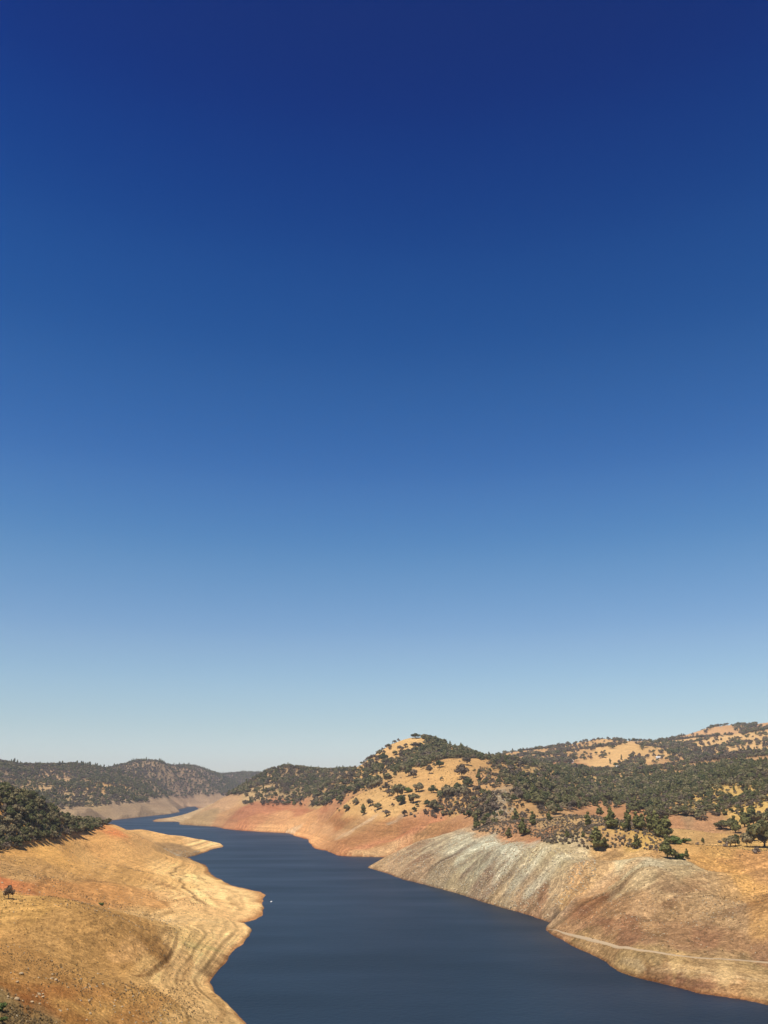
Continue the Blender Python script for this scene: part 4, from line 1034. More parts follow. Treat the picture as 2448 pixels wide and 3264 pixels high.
scatter('far_right', rng=(1450, 9000), poly=[(1560, 2404), (1586, 2405), (1660, 2388), (1729, 2375), (1786, 2370), (1883, 2355), (1951, 2350), (2071, 2352), (2150, 2350), (2214, 2345), (2243, 2330), (2300, 2310), (2351, 2310), (2397, 2304), (2448, 2294), (3500, 2200), (3500, 2420), (2448, 2424), (2330, 2436), (2200, 2450), (2060, 2460), (1960, 2462), (1880, 2458), (1800, 2446), (1730, 2430), (1660, 2420)], spacing=9.5,
        mix=[('oak', 3.4, 5, 10.5), ('dry_oak', 5, 4.5, 9.5), ('pine', .3, 9, 12)], clear=fr_clear, keep=.66, patchy=0.8, patch_scale=75, seed=11)
# shrubs on the knob
scatter('knob', rng=(0, 735), poly=[(1500, 2640), (1555, 2622), (1620, 2606), (1700, 2604), (1757, 2597), (1810, 2585), (1854, 2574), (1900, 2573), (1946, 2584), (2000, 2612), (2080, 2634), (2150, 2672), (2128, 2700), (2080, 2714), (1990, 2704), (1923, 2704), (1866, 2706), (1800, 2694), (1740, 2686), (1690, 2664), (1666, 2656), (1614, 2666), (1560, 2656)], spacing=2.35,
        mix=[('shrub', 7, 0.8, 1.75), ('dry_oak', .3, 1.6, 2.5)], keep=.8, seed=12, patchy=0.3, patch_scale=14, hmin=26)
# sparse cover on ground that the near ridges hide
def hidden_scatter(n, seed):
    rs_ = np.random.RandomState(seed)
    r = np.sqrt(rs_.uniform(600 ** 2, 3600 ** 2, n)); a = rs_.uniform(-0.62, 0.62, n)
    x, y = r * np.sin(a), r * np.cos(a); z = height(x, y)
    ok = (z > 36) & ~visible(x, y, z + 9)
    for i in np.nonzero(ok)[0]:
        h = rs_.uniform(5, 8)
        PLANTS.append(('hidden', 'oak' if rs_.rand() < .65 else 'dry_oak', x[i], y[i], z[i], h, 0.0))
hidden_scatter(9000, 77)

# ------------------------------------------------------------------ individual plants
def clone(kd, base, h, w=1.0, rot=None, variant=None, names=None):
    """a plant of its own: an Empty at its foot over a trunk and a crown, or one mesh for a shrub"""
    nm = names or {'oak': 'oak_tree', 'dry_oak': 'oak_tree', 'pine': 'pine_tree', 'shrub': 'shrub', 'bush': 'bush'}[kd]
    vs = KINDS[kd]
    cm, tm = vs[random.randrange(len(vs)) if variant is None else variant % len(vs)]
    rot = random.uniform(0, 6.28) if rot is None else rot
    if tm is None:
        o = link(nm, cm)
    else:
        o = link(nm, None)
        o.empty_display_size = 0.3
        link('trunk', tm, o); link('crown', cm, o)
    o.location = base
    o.rotation_euler = (random.uniform(-.05, .05), random.uniform(-.05, .05), rot)
    o.scale = (h * w, h * w, h)
    return o

CATS = {'oak': 'tree', 'dry_oak': 'tree', 'pine': 'tree', 'shrub': 'shrub', 'bush': 'bush'}
LONE = []
def lone(kd, px, py, hpx, label, w=1.0, group=None, sink=0.1, z=None, D=None, names=None, variant=None):
    p = ray(px, py)
    d = math.hypot(p[0], p[1])
    h = hpx / FOC * d * 1.04
    o = clone(kd, (p[0], p[1], p[2] - sink), h, w, names=names, variant=variant)
    tag(o, label, CATS[kd], group)
    LONE.append((p[0], p[1], kd))
    return o

# left slope
lone('dry_oak', 27, 2866, 35, 'lone small oak with a leaning open crown on the yellow rise of the left slope', .8, variant=1)
lone('bush', 323, 2886, 9, 'low bright green bush alone in the gully of the left slope', 1.5)
lone('bush', 1, 3222, 20, 'dark leafy scrub at the bottom left corner beside the slope edge', 1.1)
lone('bush', 4, 3262, 16, 'brown and green scrub lowest in the bottom left corner', 1.3)
# golden slope of the centre hill: (kind, x, foot y, height px, width factor, label)
S = lambda a, b: (1150 + a / 4.74, 2320 + b / 4.74)
GS = 'oaks standing apart on the golden slope'
for kd, a, b, hp, w, lab in (
    ('oak', 1190, 605, 22, .95, 'small oak highest on the open golden face, under the dark skyline trees'),
    ('dry_oak', 1040, 695, 26, .8, 'thin pale branched oak at the edge of the ravine on the golden slope'),
    ('dry_oak', 1530, 775, 44, .95, 'biggest reddish brown oak alone at the upper right of the golden slope'),
    ('dry_oak', 1605, 572, 25, 1.0, 'brown oak under the crest of the golden knoll, below the dark skyline trees'),
    ('oak', 1612, 892, 26, 1.0, 'round dark oak at the right edge of the golden slope below the brown oak'),
    ('oak', 872, 970, 27, .95, 'dark round oak in the middle of the golden slope'),
    ('bush', 710, 975, 17, 1.35, 'bright green low bush in the middle of the golden slope'),
    ('oak', 560, 1062, 40, .95, 'large dark oak left of the green bush on the golden slope'),
    ('dry_oak', 380, 960, 26, 1.0, 'reddish dark oak on the spur left of the large oak'),
    ('dry_oak', 430, 1038, 20, 1.0, 'thin brown oak just under the spur on the golden slope'),
    ('oak', 1095, 985, 23, 1.0, 'dark oak with a lopsided crown right of the slope middle'),
    ('oak', 790, 1140, 28, 1.0, 'pointed green oak low on the golden slope below the middle'),
    ('oak', 620, 1140, 22, 1.0, 'dark oak low on the golden slope left of the pointed one'),
    ('oak', 1310, 1062, 34, .95, 'big dark oak at the left end of the lower right grove'),
    ('oak', 1445, 990, 22, 1.3, 'broad olive oak behind the big dark oak of the lower right grove'),
    ('oak', 1560, 1015, 22, .9, 'dark oak at the upper right of the lower right grove'),
    ('dry_oak', 148, 885, 14, .9, 'tiny reddish oak on the spur at the far left of the golden slope'),
    ('oak', 270, 812, 20, .9, 'small oak on the spur below the ravine woods'),
    ('pine', 515, 730, 20, 1.3, 'slim pine at the foot of the ravine woods on the centre hill'),
    ('oak', 410, 825, 27, .95, 'dark oak pair member left of the slim pine'),
    ('oak', 720, 735, 27, .85, 'dark oak at the right lower end of the ravine woods'),
    ('dry_oak', 800, 765, 26, .95, 'brown oak beside the dark oak under the ravine woods'),
    ('oak', 945, 620, 16, .9, 'dark oak poking out of the ravine edge'),
    ('oak', 830, 160, 15, 1.7, 'broad dark oak on the very summit of the centre hill'),
    ('pine', 985, 150, 13, 1.3, 'highest pine on the summit of the centre hill'),
    ('dry_oak', 830, 325, 20, 1.4, 'wide purple brown oak just under the summit'),
    ('dry_oak', 675, 305, 13, 1.0, 'small brown oak left of the wide one under the summit'),
    ('dry_oak', 605, 360, 18, 1.2, 'dark brown oak at the middle of the upper golden patch'),
    ('oak', 515, 412, 13, 1.2, 'small dark oak at the lower left of the upper golden patch'),
    ('dry_oak', 700, 385, 14, 1.2, 'dark oak low on the right of the upper golden patch'),
    ('dry_oak', 420, 295, 10, 1.3, 'low purple oak on the left skyline under the summit'),
    ('oak', 285, 420, 18, .9, 'oak on the left skyline at the lower end of the upper golden patch'),
    ('oak', 345, 505, 24, .9, 'oak just below the left skyline of the centre hill'),
    ('dry_oak', 235, 570, 14, 1.0, 'reddish oak alone in the small gold clearing on the left'),
    ('dry_oak', 145, 500, 16, 1.1, 'brown oak on the left skyline above the small gold clearing')):
    x, y = S(a, b)
    lone(kd, x, y, hp, lab, w, GS)
S2 = lambda a, b: (700 + a / 1.843, 2250 + b / 1.843)
for kd, a, b, hp, w, lab in (
    ('dry_oak', 885, 590, 21, .95, 'brown thin oak above the waterline on the lower golden slope'),
    ('pine', 845, 643, 32, 1.2, 'dark upright pine at the lower edge of the gold above the orange bank'),
    ('oak', 930, 612, 20, 1.1, 'green oak row low on the golden slope right of the upright pine'),
    ('oak', 1065, 582, 27, .85, 'dark oak in the lower middle of the golden slope'),
    ('oak', 1220, 592, 19, 1.0, 'dark oak left of the lower right grove, just above the bank'),
    ('oak', 1145, 622, 14, .9, 'small dark round oak low in the middle above the orange bank'),
    ('dry_oak', 1085, 652, 20, .8, 'grey brown oak at the very foot of the golden slope'),
    ('dry_oak', 980, 650, 19, 1.1, 'dark brown oak clump at the foot of the golden slope'),
    ('shrub', 1120, 642, 9, 1.2, 'round dark shrub at the foot of the golden slope, left of its pair'),
    ('shrub', 1148, 655, 9, 1.2, 'round dark shrub at the foot of the golden slope, right of its pair'),
    ('oak', 745, 620, 18, 1.0, 'dark oak at the left foot of the golden slope'),
    ('oak', 800, 582, 20, .8, 'dark oak leaning at the left of the lower golden slope'),
    ('oak', 1260, 625, 34, .9, 'dark oak at the left of the grove above the orange stripe'),
    ('oak', 1345, 540, 30, 1.0, 'large dark oak at the upper left of the lower grove'),
    ('oak', 1462, 476, 24, 1.05, 'round oak in the gap above the lower grove'),
    ('pine', 1521, 440, 28, 1.25, 'pointed dark pine standing alone at the right end of the golden slope')):
    x, y = S2(a, b)
    lone(kd, x, y, hp, lab, w, GS)
# pines of the knob and the flats
S3 = lambda a, b: (1500 + a / 1.75, 2250 + b / 1.75)
for kd, a, b, hp, w, lab in (
    ('pine', 710, 808, 64, 1.35, 'large bushy pine at the foot of the shrubby knob above the grey bank'),
    ('pine', 748, 795, 30, 1.5, 'small dark pine tucked under the large bushy pine'),
    ('pine', 790, 682, 56, 1.2, 'conical pine alone near the top of the shrubby knob'),
    ('pine', 880, 694, 54, 1.2, 'dark pine at the left end of the row behind the knob'),
    ('pine', 930, 690, 48, 1.3, 'second pine of the row behind the knob'),
    ('pine', 960, 690, 42, 1.4, 'third lower pine of the row behind the knob'),
    ('pine', 1000, 705, 50, 1.3, 'fourth pine of the row behind the knob'),
    ('pine', 1040, 725, 66, 1.2, 'tallest dark pine of the row behind the knob'),
    ('pine', 1095, 738, 60, 1.4, 'broad light green pine at the right end of the row'),
    ('pine', 1060, 735, 50, 1.3, 'dark pine tucked between the tallest and the broad one'),
    ('pine', 660, 672, 40, 1.3, 'round topped pine on the crest of the shrubby knob'),
    ('pine', 722, 615, 30, 1.4, 'small pine where the knob meets the red field'),
    ('pine', 345, 664, 38, 1.4, 'light green pine at the left end of the knob'),
    ('pine', 296, 726, 50, 1.2, 'dark slender pine standing at the top edge of the grey bank'),
    ('pine', 210, 738, 30, 1.3, 'small dark pine on the edge of the grey bank'),
    ('pine', 35, 692, 42, 1.2, 'dark pine where the grey bank meets the orange bank'),
    ('pine', 80, 672, 34, 1.4, 'lighter pine right of the dark one above the orange bank'),
    ('pine', 255, 640, 34, 1.3, 'pine half hidden in brush at the foot of the rocky gully'),
    ('pine', 540, 738, 24, 1.4, 'small pine among the shrubs at the middle of the knob'),
    ('pine', 630, 735, 16, 1.5, 'tiny dark pine low on the knob'),
    ('pine', 930, 795, 34, 1.3, 'dark pine low on the right of the knob'),
    ('pine', 440, 640, 26, 1.4, 'small round pine at the left crest of the knob'),
    ('pine', 1100, 852, 62, 1.25, 'ragged grey green pine on top of the bare dome'),
    ('oak', 1130, 850, 24, 1.2, 'dark oak bush leaning on the ragged pine of the dome'),
    ('bush', 1168, 856, 16, 1.5, 'low dark bush right of the ragged pine on the dome'),
    ('pine', 1208, 852, 26, 1.1, 'little pointed pine on the right of the dome top'),
    ('pine', 1300, 768, 15, 1.5, 'tiny cone shaped pine alone on the yellow flat'),
    ('bush', 1150, 770, 18, 1.7, 'wide dark brush heap at the right foot of the knob'),
    ('bush', 1195, 765, 15, 1.7, 'dark brush tongue reaching right onto the yellow flat'),
    ('bush', 1140, 750, 14, 1.7, 'dark brush under the broad light green pine'),
    ('shrub', 1225, 755, 9, 1.3, 'last small shrub right of the dark brush on the flat'),
    ('shrub', 1390, 765, 9, 1.4, 'low reddish shrub alone on the right of the yellow flat'),
    ('oak', 1400, 690, 24, 1.3, 'dark spreading oak at the left of the clump on the right flat'),
    ('oak', 1450, 692, 30, 1.2, 'dark oak second from the left in the clump on the right flat'),
    ('pine', 1478, 710, 46, 1.3, 'dark pine with its foot in the gully in the right clump'),
    ('pine', 1530, 676, 50, 1.5, 'broad grey green pine in the middle of the right clump'),
    ('pine', 1580, 664, 50, 1.5, 'tall grey green pine at the right of the right clump'),
    ('oak', 1615, 660, 30, 1.3, 'oak at the far right end of the right clump'),
    ('pine', 1562, 752, 46, 1.3, 'dark pine left of the big oak at the right edge'),
    ('oak', 1542, 788, 36, .8, 'thin oak below the dark pine at the right edge'),
    ('oak', 1640, 790, 66, 1.1, 'biggest dark oak cut by the right edge of the flat'),
    ('oak', 1625, 730, 42, 1.0, 'oak behind the biggest one at the right edge'),
    ('oak', 1450, 785, 28, 1.0, 'reddish dark small oak on the flat left of the right edge trees'),
    ('oak', 1478, 780, 26, .9, 'small oak right of the reddish one on the flat'),
    ('shrub', 1424, 788, 15, .9, 'narrow shrub left of the small reddish oak'),
    ('oak', 1486, 742, 12, 1.2, 'round little tree behind the small oaks on the flat'),
    ('shrub', 1595, 822, 18, .9, 'small dark shrub below the right edge trees'),
    ('shrub', 1265, 775, 8, 1.2, 'tiny shrub on the flat left of the cone shaped pine')):
    x, y = S3(a, b)
    lone(kd, x, y, hp, lab, w)

# nearest of each kind become trees of their own, the rest of every wood stays one mass
TXT = {
 ('headland', 'oak'): ('dark green oak in the dense thicket on the left headland', 'oaks in the thicket on the left headland'),
 ('headland', 'dry_oak'): ('olive brown oak in the dense thicket on the left headland', 'brown oaks in the thicket on the left headland'),
 ('headland', 'pine'): ('green pine rising out of the thicket on the left headland', 'pines in the thicket on the left headland'),
 ('headland', 'shrub'): ('grey brown shrub between the oaks on the left headland', 'shrubs on the left headland'),
 ('far_left', 'oak'): ('dark oak on the far left hills across the water', 'oaks on the far left hills'),
 ('far_left', 'dry_oak'): ('brown oak on the far left hills across the water', 'brown oaks on the far left hills'),
 ('far_left', 'pine'): ('tall pine standing above the woods on the far left hills', 'pines on the far left hills'),
 ('far_left', 'shrub'): ('shrub on the far left hills across the water', 'shrubs on the far left hills'),
 ('west_shoulder', 'oak'): ('dark oak on the wooded left shoulder of the centre hill', 'oaks on the left shoulder of the centre hill'),
 ('west_shoulder', 'dry_oak'): ('brown oak on the wooded left shoulder of the centre hill', 'brown oaks on the left shoulder of the centre hill'),
 ('west_shoulder', 'pine'): ('pine on the wooded left shoulder of the centre hill', 'pines on the left shoulder of the centre hill'),
 ('west_shoulder', 'shrub'): ('shrub among the oaks on the left shoulder of the centre hill', 'shrubs on the left shoulder of the centre hill'),
 ('centre_ravine', 'oak'): ('dark oak in the wooded ravine under the summit of the centre hill', 'oaks in the ravine of the centre hill'),
 ('centre_ravine', 'dry_oak'): ('brown oak in the wooded ravine under the summit of the centre hill', 'brown oaks in the ravine of the centre hill'),
 ('centre_ravine', 'pine'): ('pine in the wooded ravine under the summit of the centre hill', 'pines in the ravine of the centre hill'),
 ('centre_ravine', 'shrub'): ('shrub in the wooded ravine under the summit of the centre hill', 'shrubs in the ravine of the centre hill'),
 ('centre_band', 'oak'): ('dark oak in the slanting band of woods left of the golden slope', 'oaks in the slanting band of woods'),
 ('centre_band', 'dry_oak'): ('brown oak in the slanting band of woods left of the golden slope', 'brown oaks in the slanting band of woods'),
 ('centre_band', 'shrub'): ('shrub in the slanting band of woods left of the golden slope', 'shrubs in the slanting band of woods'),
 ('centre_slope', 'oak'): ('small scattered oak on the dry grass of the centre hill', 'small oaks scattered on the dry grass'),
 ('centre_slope', 'dry_oak'): ('small scattered brown oak on the dry grass of the centre hill', 'small brown oaks scattered on the dry grass'),
 ('centre_slope', 'shrub'): ('low dark shrub scattered on the dry grass of the centre hill', 'shrubs scattered on the dry grass'),
 ('centre_foot', 'oak'): ('dark oak in the grove at the lower right foot of the golden slope', 'oaks in the lower right grove'),
 ('centre_foot', 'dry_oak'): ('brown oak in the grove at the lower right foot of the golden slope', 'brown oaks in the lower right grove'),
 ('centre_foot', 'pine'): ('pine in the grove at the lower right foot of the golden slope', 'pines in the lower right grove'),
 ('centre_foot', 'shrub'): ('shrub in the grove at the lower right foot of the golden slope', 'shrubs in the lower right grove'),
 ('valley', 'oak'): ('dark oak in the valley forest between the centre hill and the right hills', 'oaks in the valley forest'),
 ('valley', 'dry_oak'): ('brown oak in the valley forest between the centre hill and the right hills', 'brown oaks in the valley forest'),
 ('valley', 'pine'): ('grey green pine in the valley forest behind the shrubby knob', 'pines in the valley forest'),
 ('valley', 'shrub'): ('shrub at the edge of the valley forest behind the shrubby knob', 'shrubs in the valley forest'),
 ('east_foot', 'oak'): ('small oak on the rocky right flank of the centre hill', 'oaks on the rocky right flank'),
 ('east_foot', 'dry_oak'): ('brown small oak on the rocky right flank of the centre hill', 'brown oaks on the rocky right flank'),
 ('east_foot', 'shrub'): ('shrub on the rocky right flank of the centre hill', 'shrubs on the rocky right flank'),
 ('right_slope', 'oak'): ('dark oak on the yellow gapped slope at the right', 'oaks on the yellow right slope'),
 ('right_slope', 'dry_oak'): ('brown oak on the yellow gapped slope at the right', 'brown oaks on the yellow right slope'),
 ('right_slope', 'pine'): ('pine on the yellow gapped slope at the right', 'pines on the yellow right slope'),
 ('right_slope', 'shrub'): ('shrub on the yellow gapped slope at the right', 'shrubs on the yellow right slope'),
 ('far_right', 'oak'): ('dark oak on the far right hills', 'oaks on the far right hills'),
 ('far_right', 'dry_oak'): ('brown oak on the far right hills', 'brown oaks on the far right hills'),
 ('far_right', 'pine'): ('pine on the far right hills', 'pines on the far right hills'),
 ('knob', 'shrub'): ('grey brown shrub on the shrubby knob above the grey bank', 'shrubs on the knob'),
 ('knob', 'dry_oak'): ('dwarf brown oak among the shrubs on the knob', 'dwarf oaks on the knob'),
}
lx = np.array([(q[0], q[1]) for q in LONE])
def crowded(x, y, r):
    return (np.hypot(lx[:, 0] - x, lx[:, 1] - y) < r).any()

budget = {'oak': 300 - sum(q[2] in ('oak', 'dry_oak') for q in LONE), 'pine': 300 - sum(q[2] == 'pine' for q in LONE), 'shrub': 300 - sum(q[2] in ('shrub',) for q in LONE)}
order = sorted(range(len(PLANTS)), key=lambda i: -PLANTS[i][6])
REST = {}
for i in order:
    area, kd, x, y, z, h, ap = PLANTS[i]
    if ap > 0 and crowded(x, y, h * 0.35): continue
    fam = 'oak' if kd == 'dry_oak' else kd
    vis_ok = ap > 0 and abs(math.atan2(x, y)) < 0.437 and bool(visible(np.array([x]), np.array([y]), np.array([z + h * 0.55]))[0])
    if vis_ok and budget[fam] > 0:
        budget[fam] -= 1
        o = clone(kd, (x, y, z - 0.12), h, random.uniform(.9, 1.15))
        lab, grp = TXT[(area, kd)]
        tag(o, lab, CATS[kd], grp)
    else:
        REST.setdefault((area, kd), []).append((x, y, z - 0.15, h, random.uniform(0, 6.28), random.randrange(8)))

def mass_nodes(coll):
    ng = bpy.data.node_groups.new('plant_mass', 'GeometryNodeTree')
    ng.interface.new_socket('Geometry', in_out='INPUT', socket_type='NodeSocketGeometry')
    ng.interface.new_socket('Geometry', in_out='OUTPUT', socket_type='NodeSocketGeometry')
    n = ng.nodes
    gi, go = n.new('NodeGroupInput'), n.new('NodeGroupOutput')
    ci = n.new('GeometryNodeCollectionInfo')
    ci.inputs['Collection'].default_value = coll
    ci.inputs['Separate Children'].default_value = True
    ci.inputs['Reset Children'].default_value = True
    iop = n.new('GeometryNodeInstanceOnPoints')
    iop.inputs['Pick Instance'].default_value = True
    def attr(nm, t):
        a = n.new('GeometryNodeInputNamedAttribute'); a.data_type = t; a.inputs['Name'].default_value = nm
        return a.outputs[0]
    L = ng.links.new
    L(gi.outputs[0], iop.inputs['Points']); L(ci.outputs[0], iop.inputs['Instance'])
    L(attr('shape', 'INT'), iop.inputs['Instance Index']); L(attr('size', 'FLOAT_VECTOR'), iop.inputs['Scale'])
    L(attr('turn', 'FLOAT_VECTOR'), iop.inputs['Rotation'])
    L(iop.outputs[0], go.inputs[0])
    return ng

NODES = {k: mass_nodes(c) for k, c in FAR.items()}
MASS = {'oak': ('woodland', 'woodland'), 'dry_oak': ('brown_woodland', 'woodland'), 'pine': ('pine_wood', 'woodland'), 'shrub': ('scrub', 'scrub')}
WHERE = {'headland': 'on the left headland', 'far_left': 'on the far left hills across the water', 'west_shoulder': 'on the left shoulder of the centre hill', 'centre_ravine': 'in the ravine under the summit of the centre hill', 'centre_band': 'in the slanting band left of the golden slope',
         'centre_slope': 'scattered on the golden slope', 'centre_foot': 'in the lower right grove of the golden slope', 'valley': 'filling the valley behind the shrubby knob', 'east_foot': 'on the rocky right flank of the centre hill', 'right_slope': 'on the yellow gapped slope at the right', 'far_right': 'on the far right hills', 'knob': 'on the shrubby knob', 'hidden': 'on the back slopes'}
WHAT = {'oak': 'mass of dark green oaks ', 'dry_oak': 'mass of brown dry oaks ', 'pine': 'mass of grey green pines ', 'shrub': 'mass of low brown scrub '}
for (area, kd), pts in REST.items():
    P_ = np.array(pts)
    me = bpy.data.meshes.new(MASS[kd][0])
    me.vertices.add(len(P_)); me.vertices.foreach_set('co', P_[:, :3].astype(np.float32).ravel())
    a = me.attributes.new('size', 'FLOAT_VECTOR', 'POINT')
    rs_ = np.random.RandomState(len(P_))
    wv_ = P_[:, 3] * rs_.uniform(.9, 1.2, len(P_))
    a.data.foreach_set('vector', np.stack([wv_, wv_, P_[:, 3]], 1).astype(np.float32).ravel())
    a = me.attributes.new('turn', 'FLOAT_VECTOR', 'POINT')
    a.data.foreach_set('vector', np.stack([P_[:, 4] * 0, P_[:, 4] * 0, P_[:, 4]], 1).astype(np.float32).ravel())
    a = me.attributes.new('shape', 'INT', 'POINT'); a.data.foreach_set('value', P_[:, 5].astype(np.int32))
    o = link(MASS[kd][0], me)
    md = o.modifiers.new('plants', 'NODES'); md.node_group = NODES[kd]
    tag(o, WHAT[kd] + WHERE[area], MASS[kd][1], kind='stuff')
print('plants', len(PLANTS), 'left over', budget, {k: len(v) for k, v in REST.items()})

# ------------------------------------------------------------------ stones
def stone_mesh(name, mat, seed, sub=1):
    rs_ = np.random.RandomState(seed)
    v, f = ico(sub)
    ax = rs_.normal(size=(7, 3)); ax /= np.linalg.norm(ax, axis=1, keepdims=True)
    cut = rs_.uniform(0.55, 0.9, 7)
    for a, c in zip(ax, cut):                      # chop flat facets off a ball
        d = v @ a
        v = v - np.maximum(d - c, 0)[:, None] * a
    v = v * np.array([1.0, rs_.uniform(.6, .9), rs_.uniform(.45, .75)]) + rs_.normal(size=v.shape) * 0.03
    return mesh_from(name, v * 0.5, [f], [mat])

STONES = {'pale': [stone_mesh('boulder', PALEM, s) for s in range(5)], 'grey': [stone_mesh('boulder', GREYM, 20 + s) for s in range(5)]}

def boulder(px, py, size, col, label, group=None):
    p = ray(px, py)
    size *= .78
    o = link('boulder', random.choice(STONES[col]))
    o.location = (p[0], p[1], p[2] + size * 0.10)
    o.rotation_euler = (random.uniform(-.3, .3), random.uniform(-.3, .3), random.uniform(0, 6.28))
    o.scale = (size, size, size * random.uniform(.8, 1.1))
    return tag(o, label, 'boulder', group)

B0 = lambda a, b: (a / 5.53, 3100 + b / 5.53)
for a, b, s, lab in ((290, 478, 1.55, 'largest pale rounded boulder at the lower left corner of the slope'), (208, 468, .9, 'pale boulder touching the left of the largest one at the lower left'), (752, 440, 1.1, 'yellowish square boulder low on the left slope'), (642, 435, .8, 'white boulder left of the yellowish square one'),
                     (700, 402, 1.2, 'flat tan slab above the yellowish square boulder'), (695, 563, .8, 'pale flat stone below the yellowish square boulder'), (1030, 158, .75, 'white stone beside dark flat rocks higher on the lower left slope'), (985, 143, 1.3, 'dark edged flat rock left of the white stone'),
                     (910, 115, 1.0, 'tan flat rock above left of the white stone'), (1612, 468, .7, 'pale pointed stone on the right of the lower slope'), (1525, 845, .75, 'bright white stone at the bottom edge of the left slope'), (1590, 738, .9, 'pale double stone above the bottom edge white stone'),
                     (375, 30, 1.5, 'dark edged boulder at the upper left of the lower slope'), (300, 182, 1.1, 'dark weathered rock on the lower left slope'), (560, 530, .9, 'light tan stone right of the largest boulder'), (400, 510, .8, 'small light stone just right of the largest boulder'), (140, 436, .8, 'small tan stone at the far left of the boulder row')):
    x, y = B0(a, b)
    boulder(x, y, s, 'pale', lab)
B1 = lambda a, b: (a / 6.91, 2780 + b / 6.91)
for a, b, s, lab in ((870, 450, 1.3, 'white stone on the red soil right of the lone oak'), (975, 485, .9, 'dark small stone right of the white one on the red soil'), (480, 200, 1.5, 'pale stone above the red soil'), (640, 405, 1.3, 'pale stone in the middle of the red soil patch'), (750, 100, 1.6, 'tan boulder above the pale stone over the red soil'), (45, 245, 1.5, 'long pale stone at the left edge over the red soil'), (1180, 325, 1.2, 'pale stone right of the red soil patch')):
    x, y = B1(a, b)
    boulder(x, y, s, 'pale', lab)

rs_b = np.random.RandomState(404)
def strew(poly, n, s0, s1, col, label, group, bias=0.0):
    xs = [p[0] for p in poly]; ys = [p[1] for p in poly]
    k = 0
    while k < n:
        x, y = rs_b.uniform(min(xs), max(xs)), rs_b.uniform(min(ys), max(ys))
        if not in_poly(np.array([x]), np.array([y]), poly)[0]: continue
        boulder(x, y, s0 + (s1 - s0) * rs_b.rand() ** 2.2, col, label, group)
        k += 1
strew([(0, 3100), (300, 3100), (560, 3150), (600, 3264), (200, 3264), (0, 3190)], 55, .35, .95, 'pale', 'pale stone scattered over the brown lower part of the left slope', 'stones on the lower left slope')
strew([(0, 2745), (200, 2715), (420, 2735), (420, 2800), (250, 2850), (0, 2810)], 38, .5, 1.4, 'pale', 'pale stone scattered over the upper part of the left slope', 'stones on the upper left slope')
strew([(480, 2925), (560, 2925), (570, 2940), (480, 2936)], 10, .5, 1.1, 'grey', 'grey white stone in the line along the gully of the left slope', 'stones in the gully line')
strew([(1430, 2680), (1500, 2665), (1600, 2690), (1700, 2700), (1850, 2735), (1830, 2800), (1700, 2830), (1500, 2800), (1420, 2760), (1330, 2740)], 105, .6, 1.9, 'grey', 'pale broken rock on the streaked grey bank', 'rocks on the grey bank')
strew([(2000, 2760), (2120, 2742), (2230, 2756), (2330, 2850), (2400, 2960), (2200, 2960), (2000, 2860)], 45, .45, 1.2, 'grey', 'pale stone on the gravelly face of the bare dome', 'stones on the dome')

sc_col = bpy.data.collections.new('stone_shapes')
for s in range(6):
    sc_col.objects.link(bpy.data.objects.new('stone_shape', stone_mesh('stone', GREYM if s % 2 else PALEM, 60 + s, 0)))
NODES['stone'] = mass_nodes(sc_col)
tuft_col = bpy.data.collections.new('tuft_shapes')
TUFTM = foliage('dry_tuft', (0.22, 0.150, 0.070), (0.28, 0.19, 0.085), (0.15, 0.115, 0.055))
for s in range(4):
    v, f, t = leaf_clumps(shrub_lobes(3), 9, 0.16, 0.7, ICO0)
    tuft_col.objects.link(bpy.data.objects.new('tuft_shape', mesh_from('tuft', v, f, [TUFTM], tone=t)))
NODES['tuft'] = mass_nodes(tuft_col)

def mass(name, polys, n, s0, s1, nodes, flat, label, cat, seed, clump=0.0, power=2.0):
    rs_ = np.random.RandomState(seed)
    m = np.zeros(X.size, bool)
    for poly in polys: m |= in_poly(GPX, GPY, poly)
    m &= visible(X, Y, H + 1.5) & (np.abs(AG.ravel()) < 0.5) & (H > 0.3)
    ids = np.nonzero(m)[0]
    # even in the view rather than on the ground, so that near and far read alike
    wgt = CELL[ids] / np.maximum(R_[ids], 100) ** 0.7
    if clump:
        wgt = wgt * (0.12 + sstep(-0.1, 0.45, fbm(X[ids], Y[ids], clump, 3, 300 + seed)))
    k = rs_.choice(ids, n, p=wgt / wgt.sum())
    a = AG.ravel()[k] + rs_.uniform(-.5, .5, n) * 0.00105
    r = R_[k] * (1 + rs_.uniform(-.5, .5, n) * 0.0041)
    x, y = r * np.sin(a), r * np.cos(a); z = height(x, y)
    s = s0 + (s1 - s0) * rs_.rand(n) ** power
    me = bpy.data.meshes.new(name)
    me.vertices.add(n); me.vertices.foreach_set('co', np.stack([x, y, z + flat * s], 1).astype(np.float32).ravel())
    t = me.attributes.new('size', 'FLOAT_VECTOR', 'POINT'); t.data.foreach_set('vector', np.stack([s, s, s], 1).astype(np.float32).ravel())
    t = me.attributes.new('turn', 'FLOAT_VECTOR', 'POINT'); t.data.foreach_set('vector', np.stack([rs_.uniform(-.3, .3, n), rs_.uniform(-.3, .3, n), rs_.uniform(0, 6.28, n)], 1).astype(np.float32).ravel())
    t = me.attributes.new('shape', 'INT', 'POINT'); t.data.foreach_set('value', rs_.randint(0, 8, n).astype(np.int32))
    o = link(name, me)
    md = o.modifiers.new('pieces', 'NODES'); md.node_group = nodes
    tag(o, label, cat, kind='stuff')

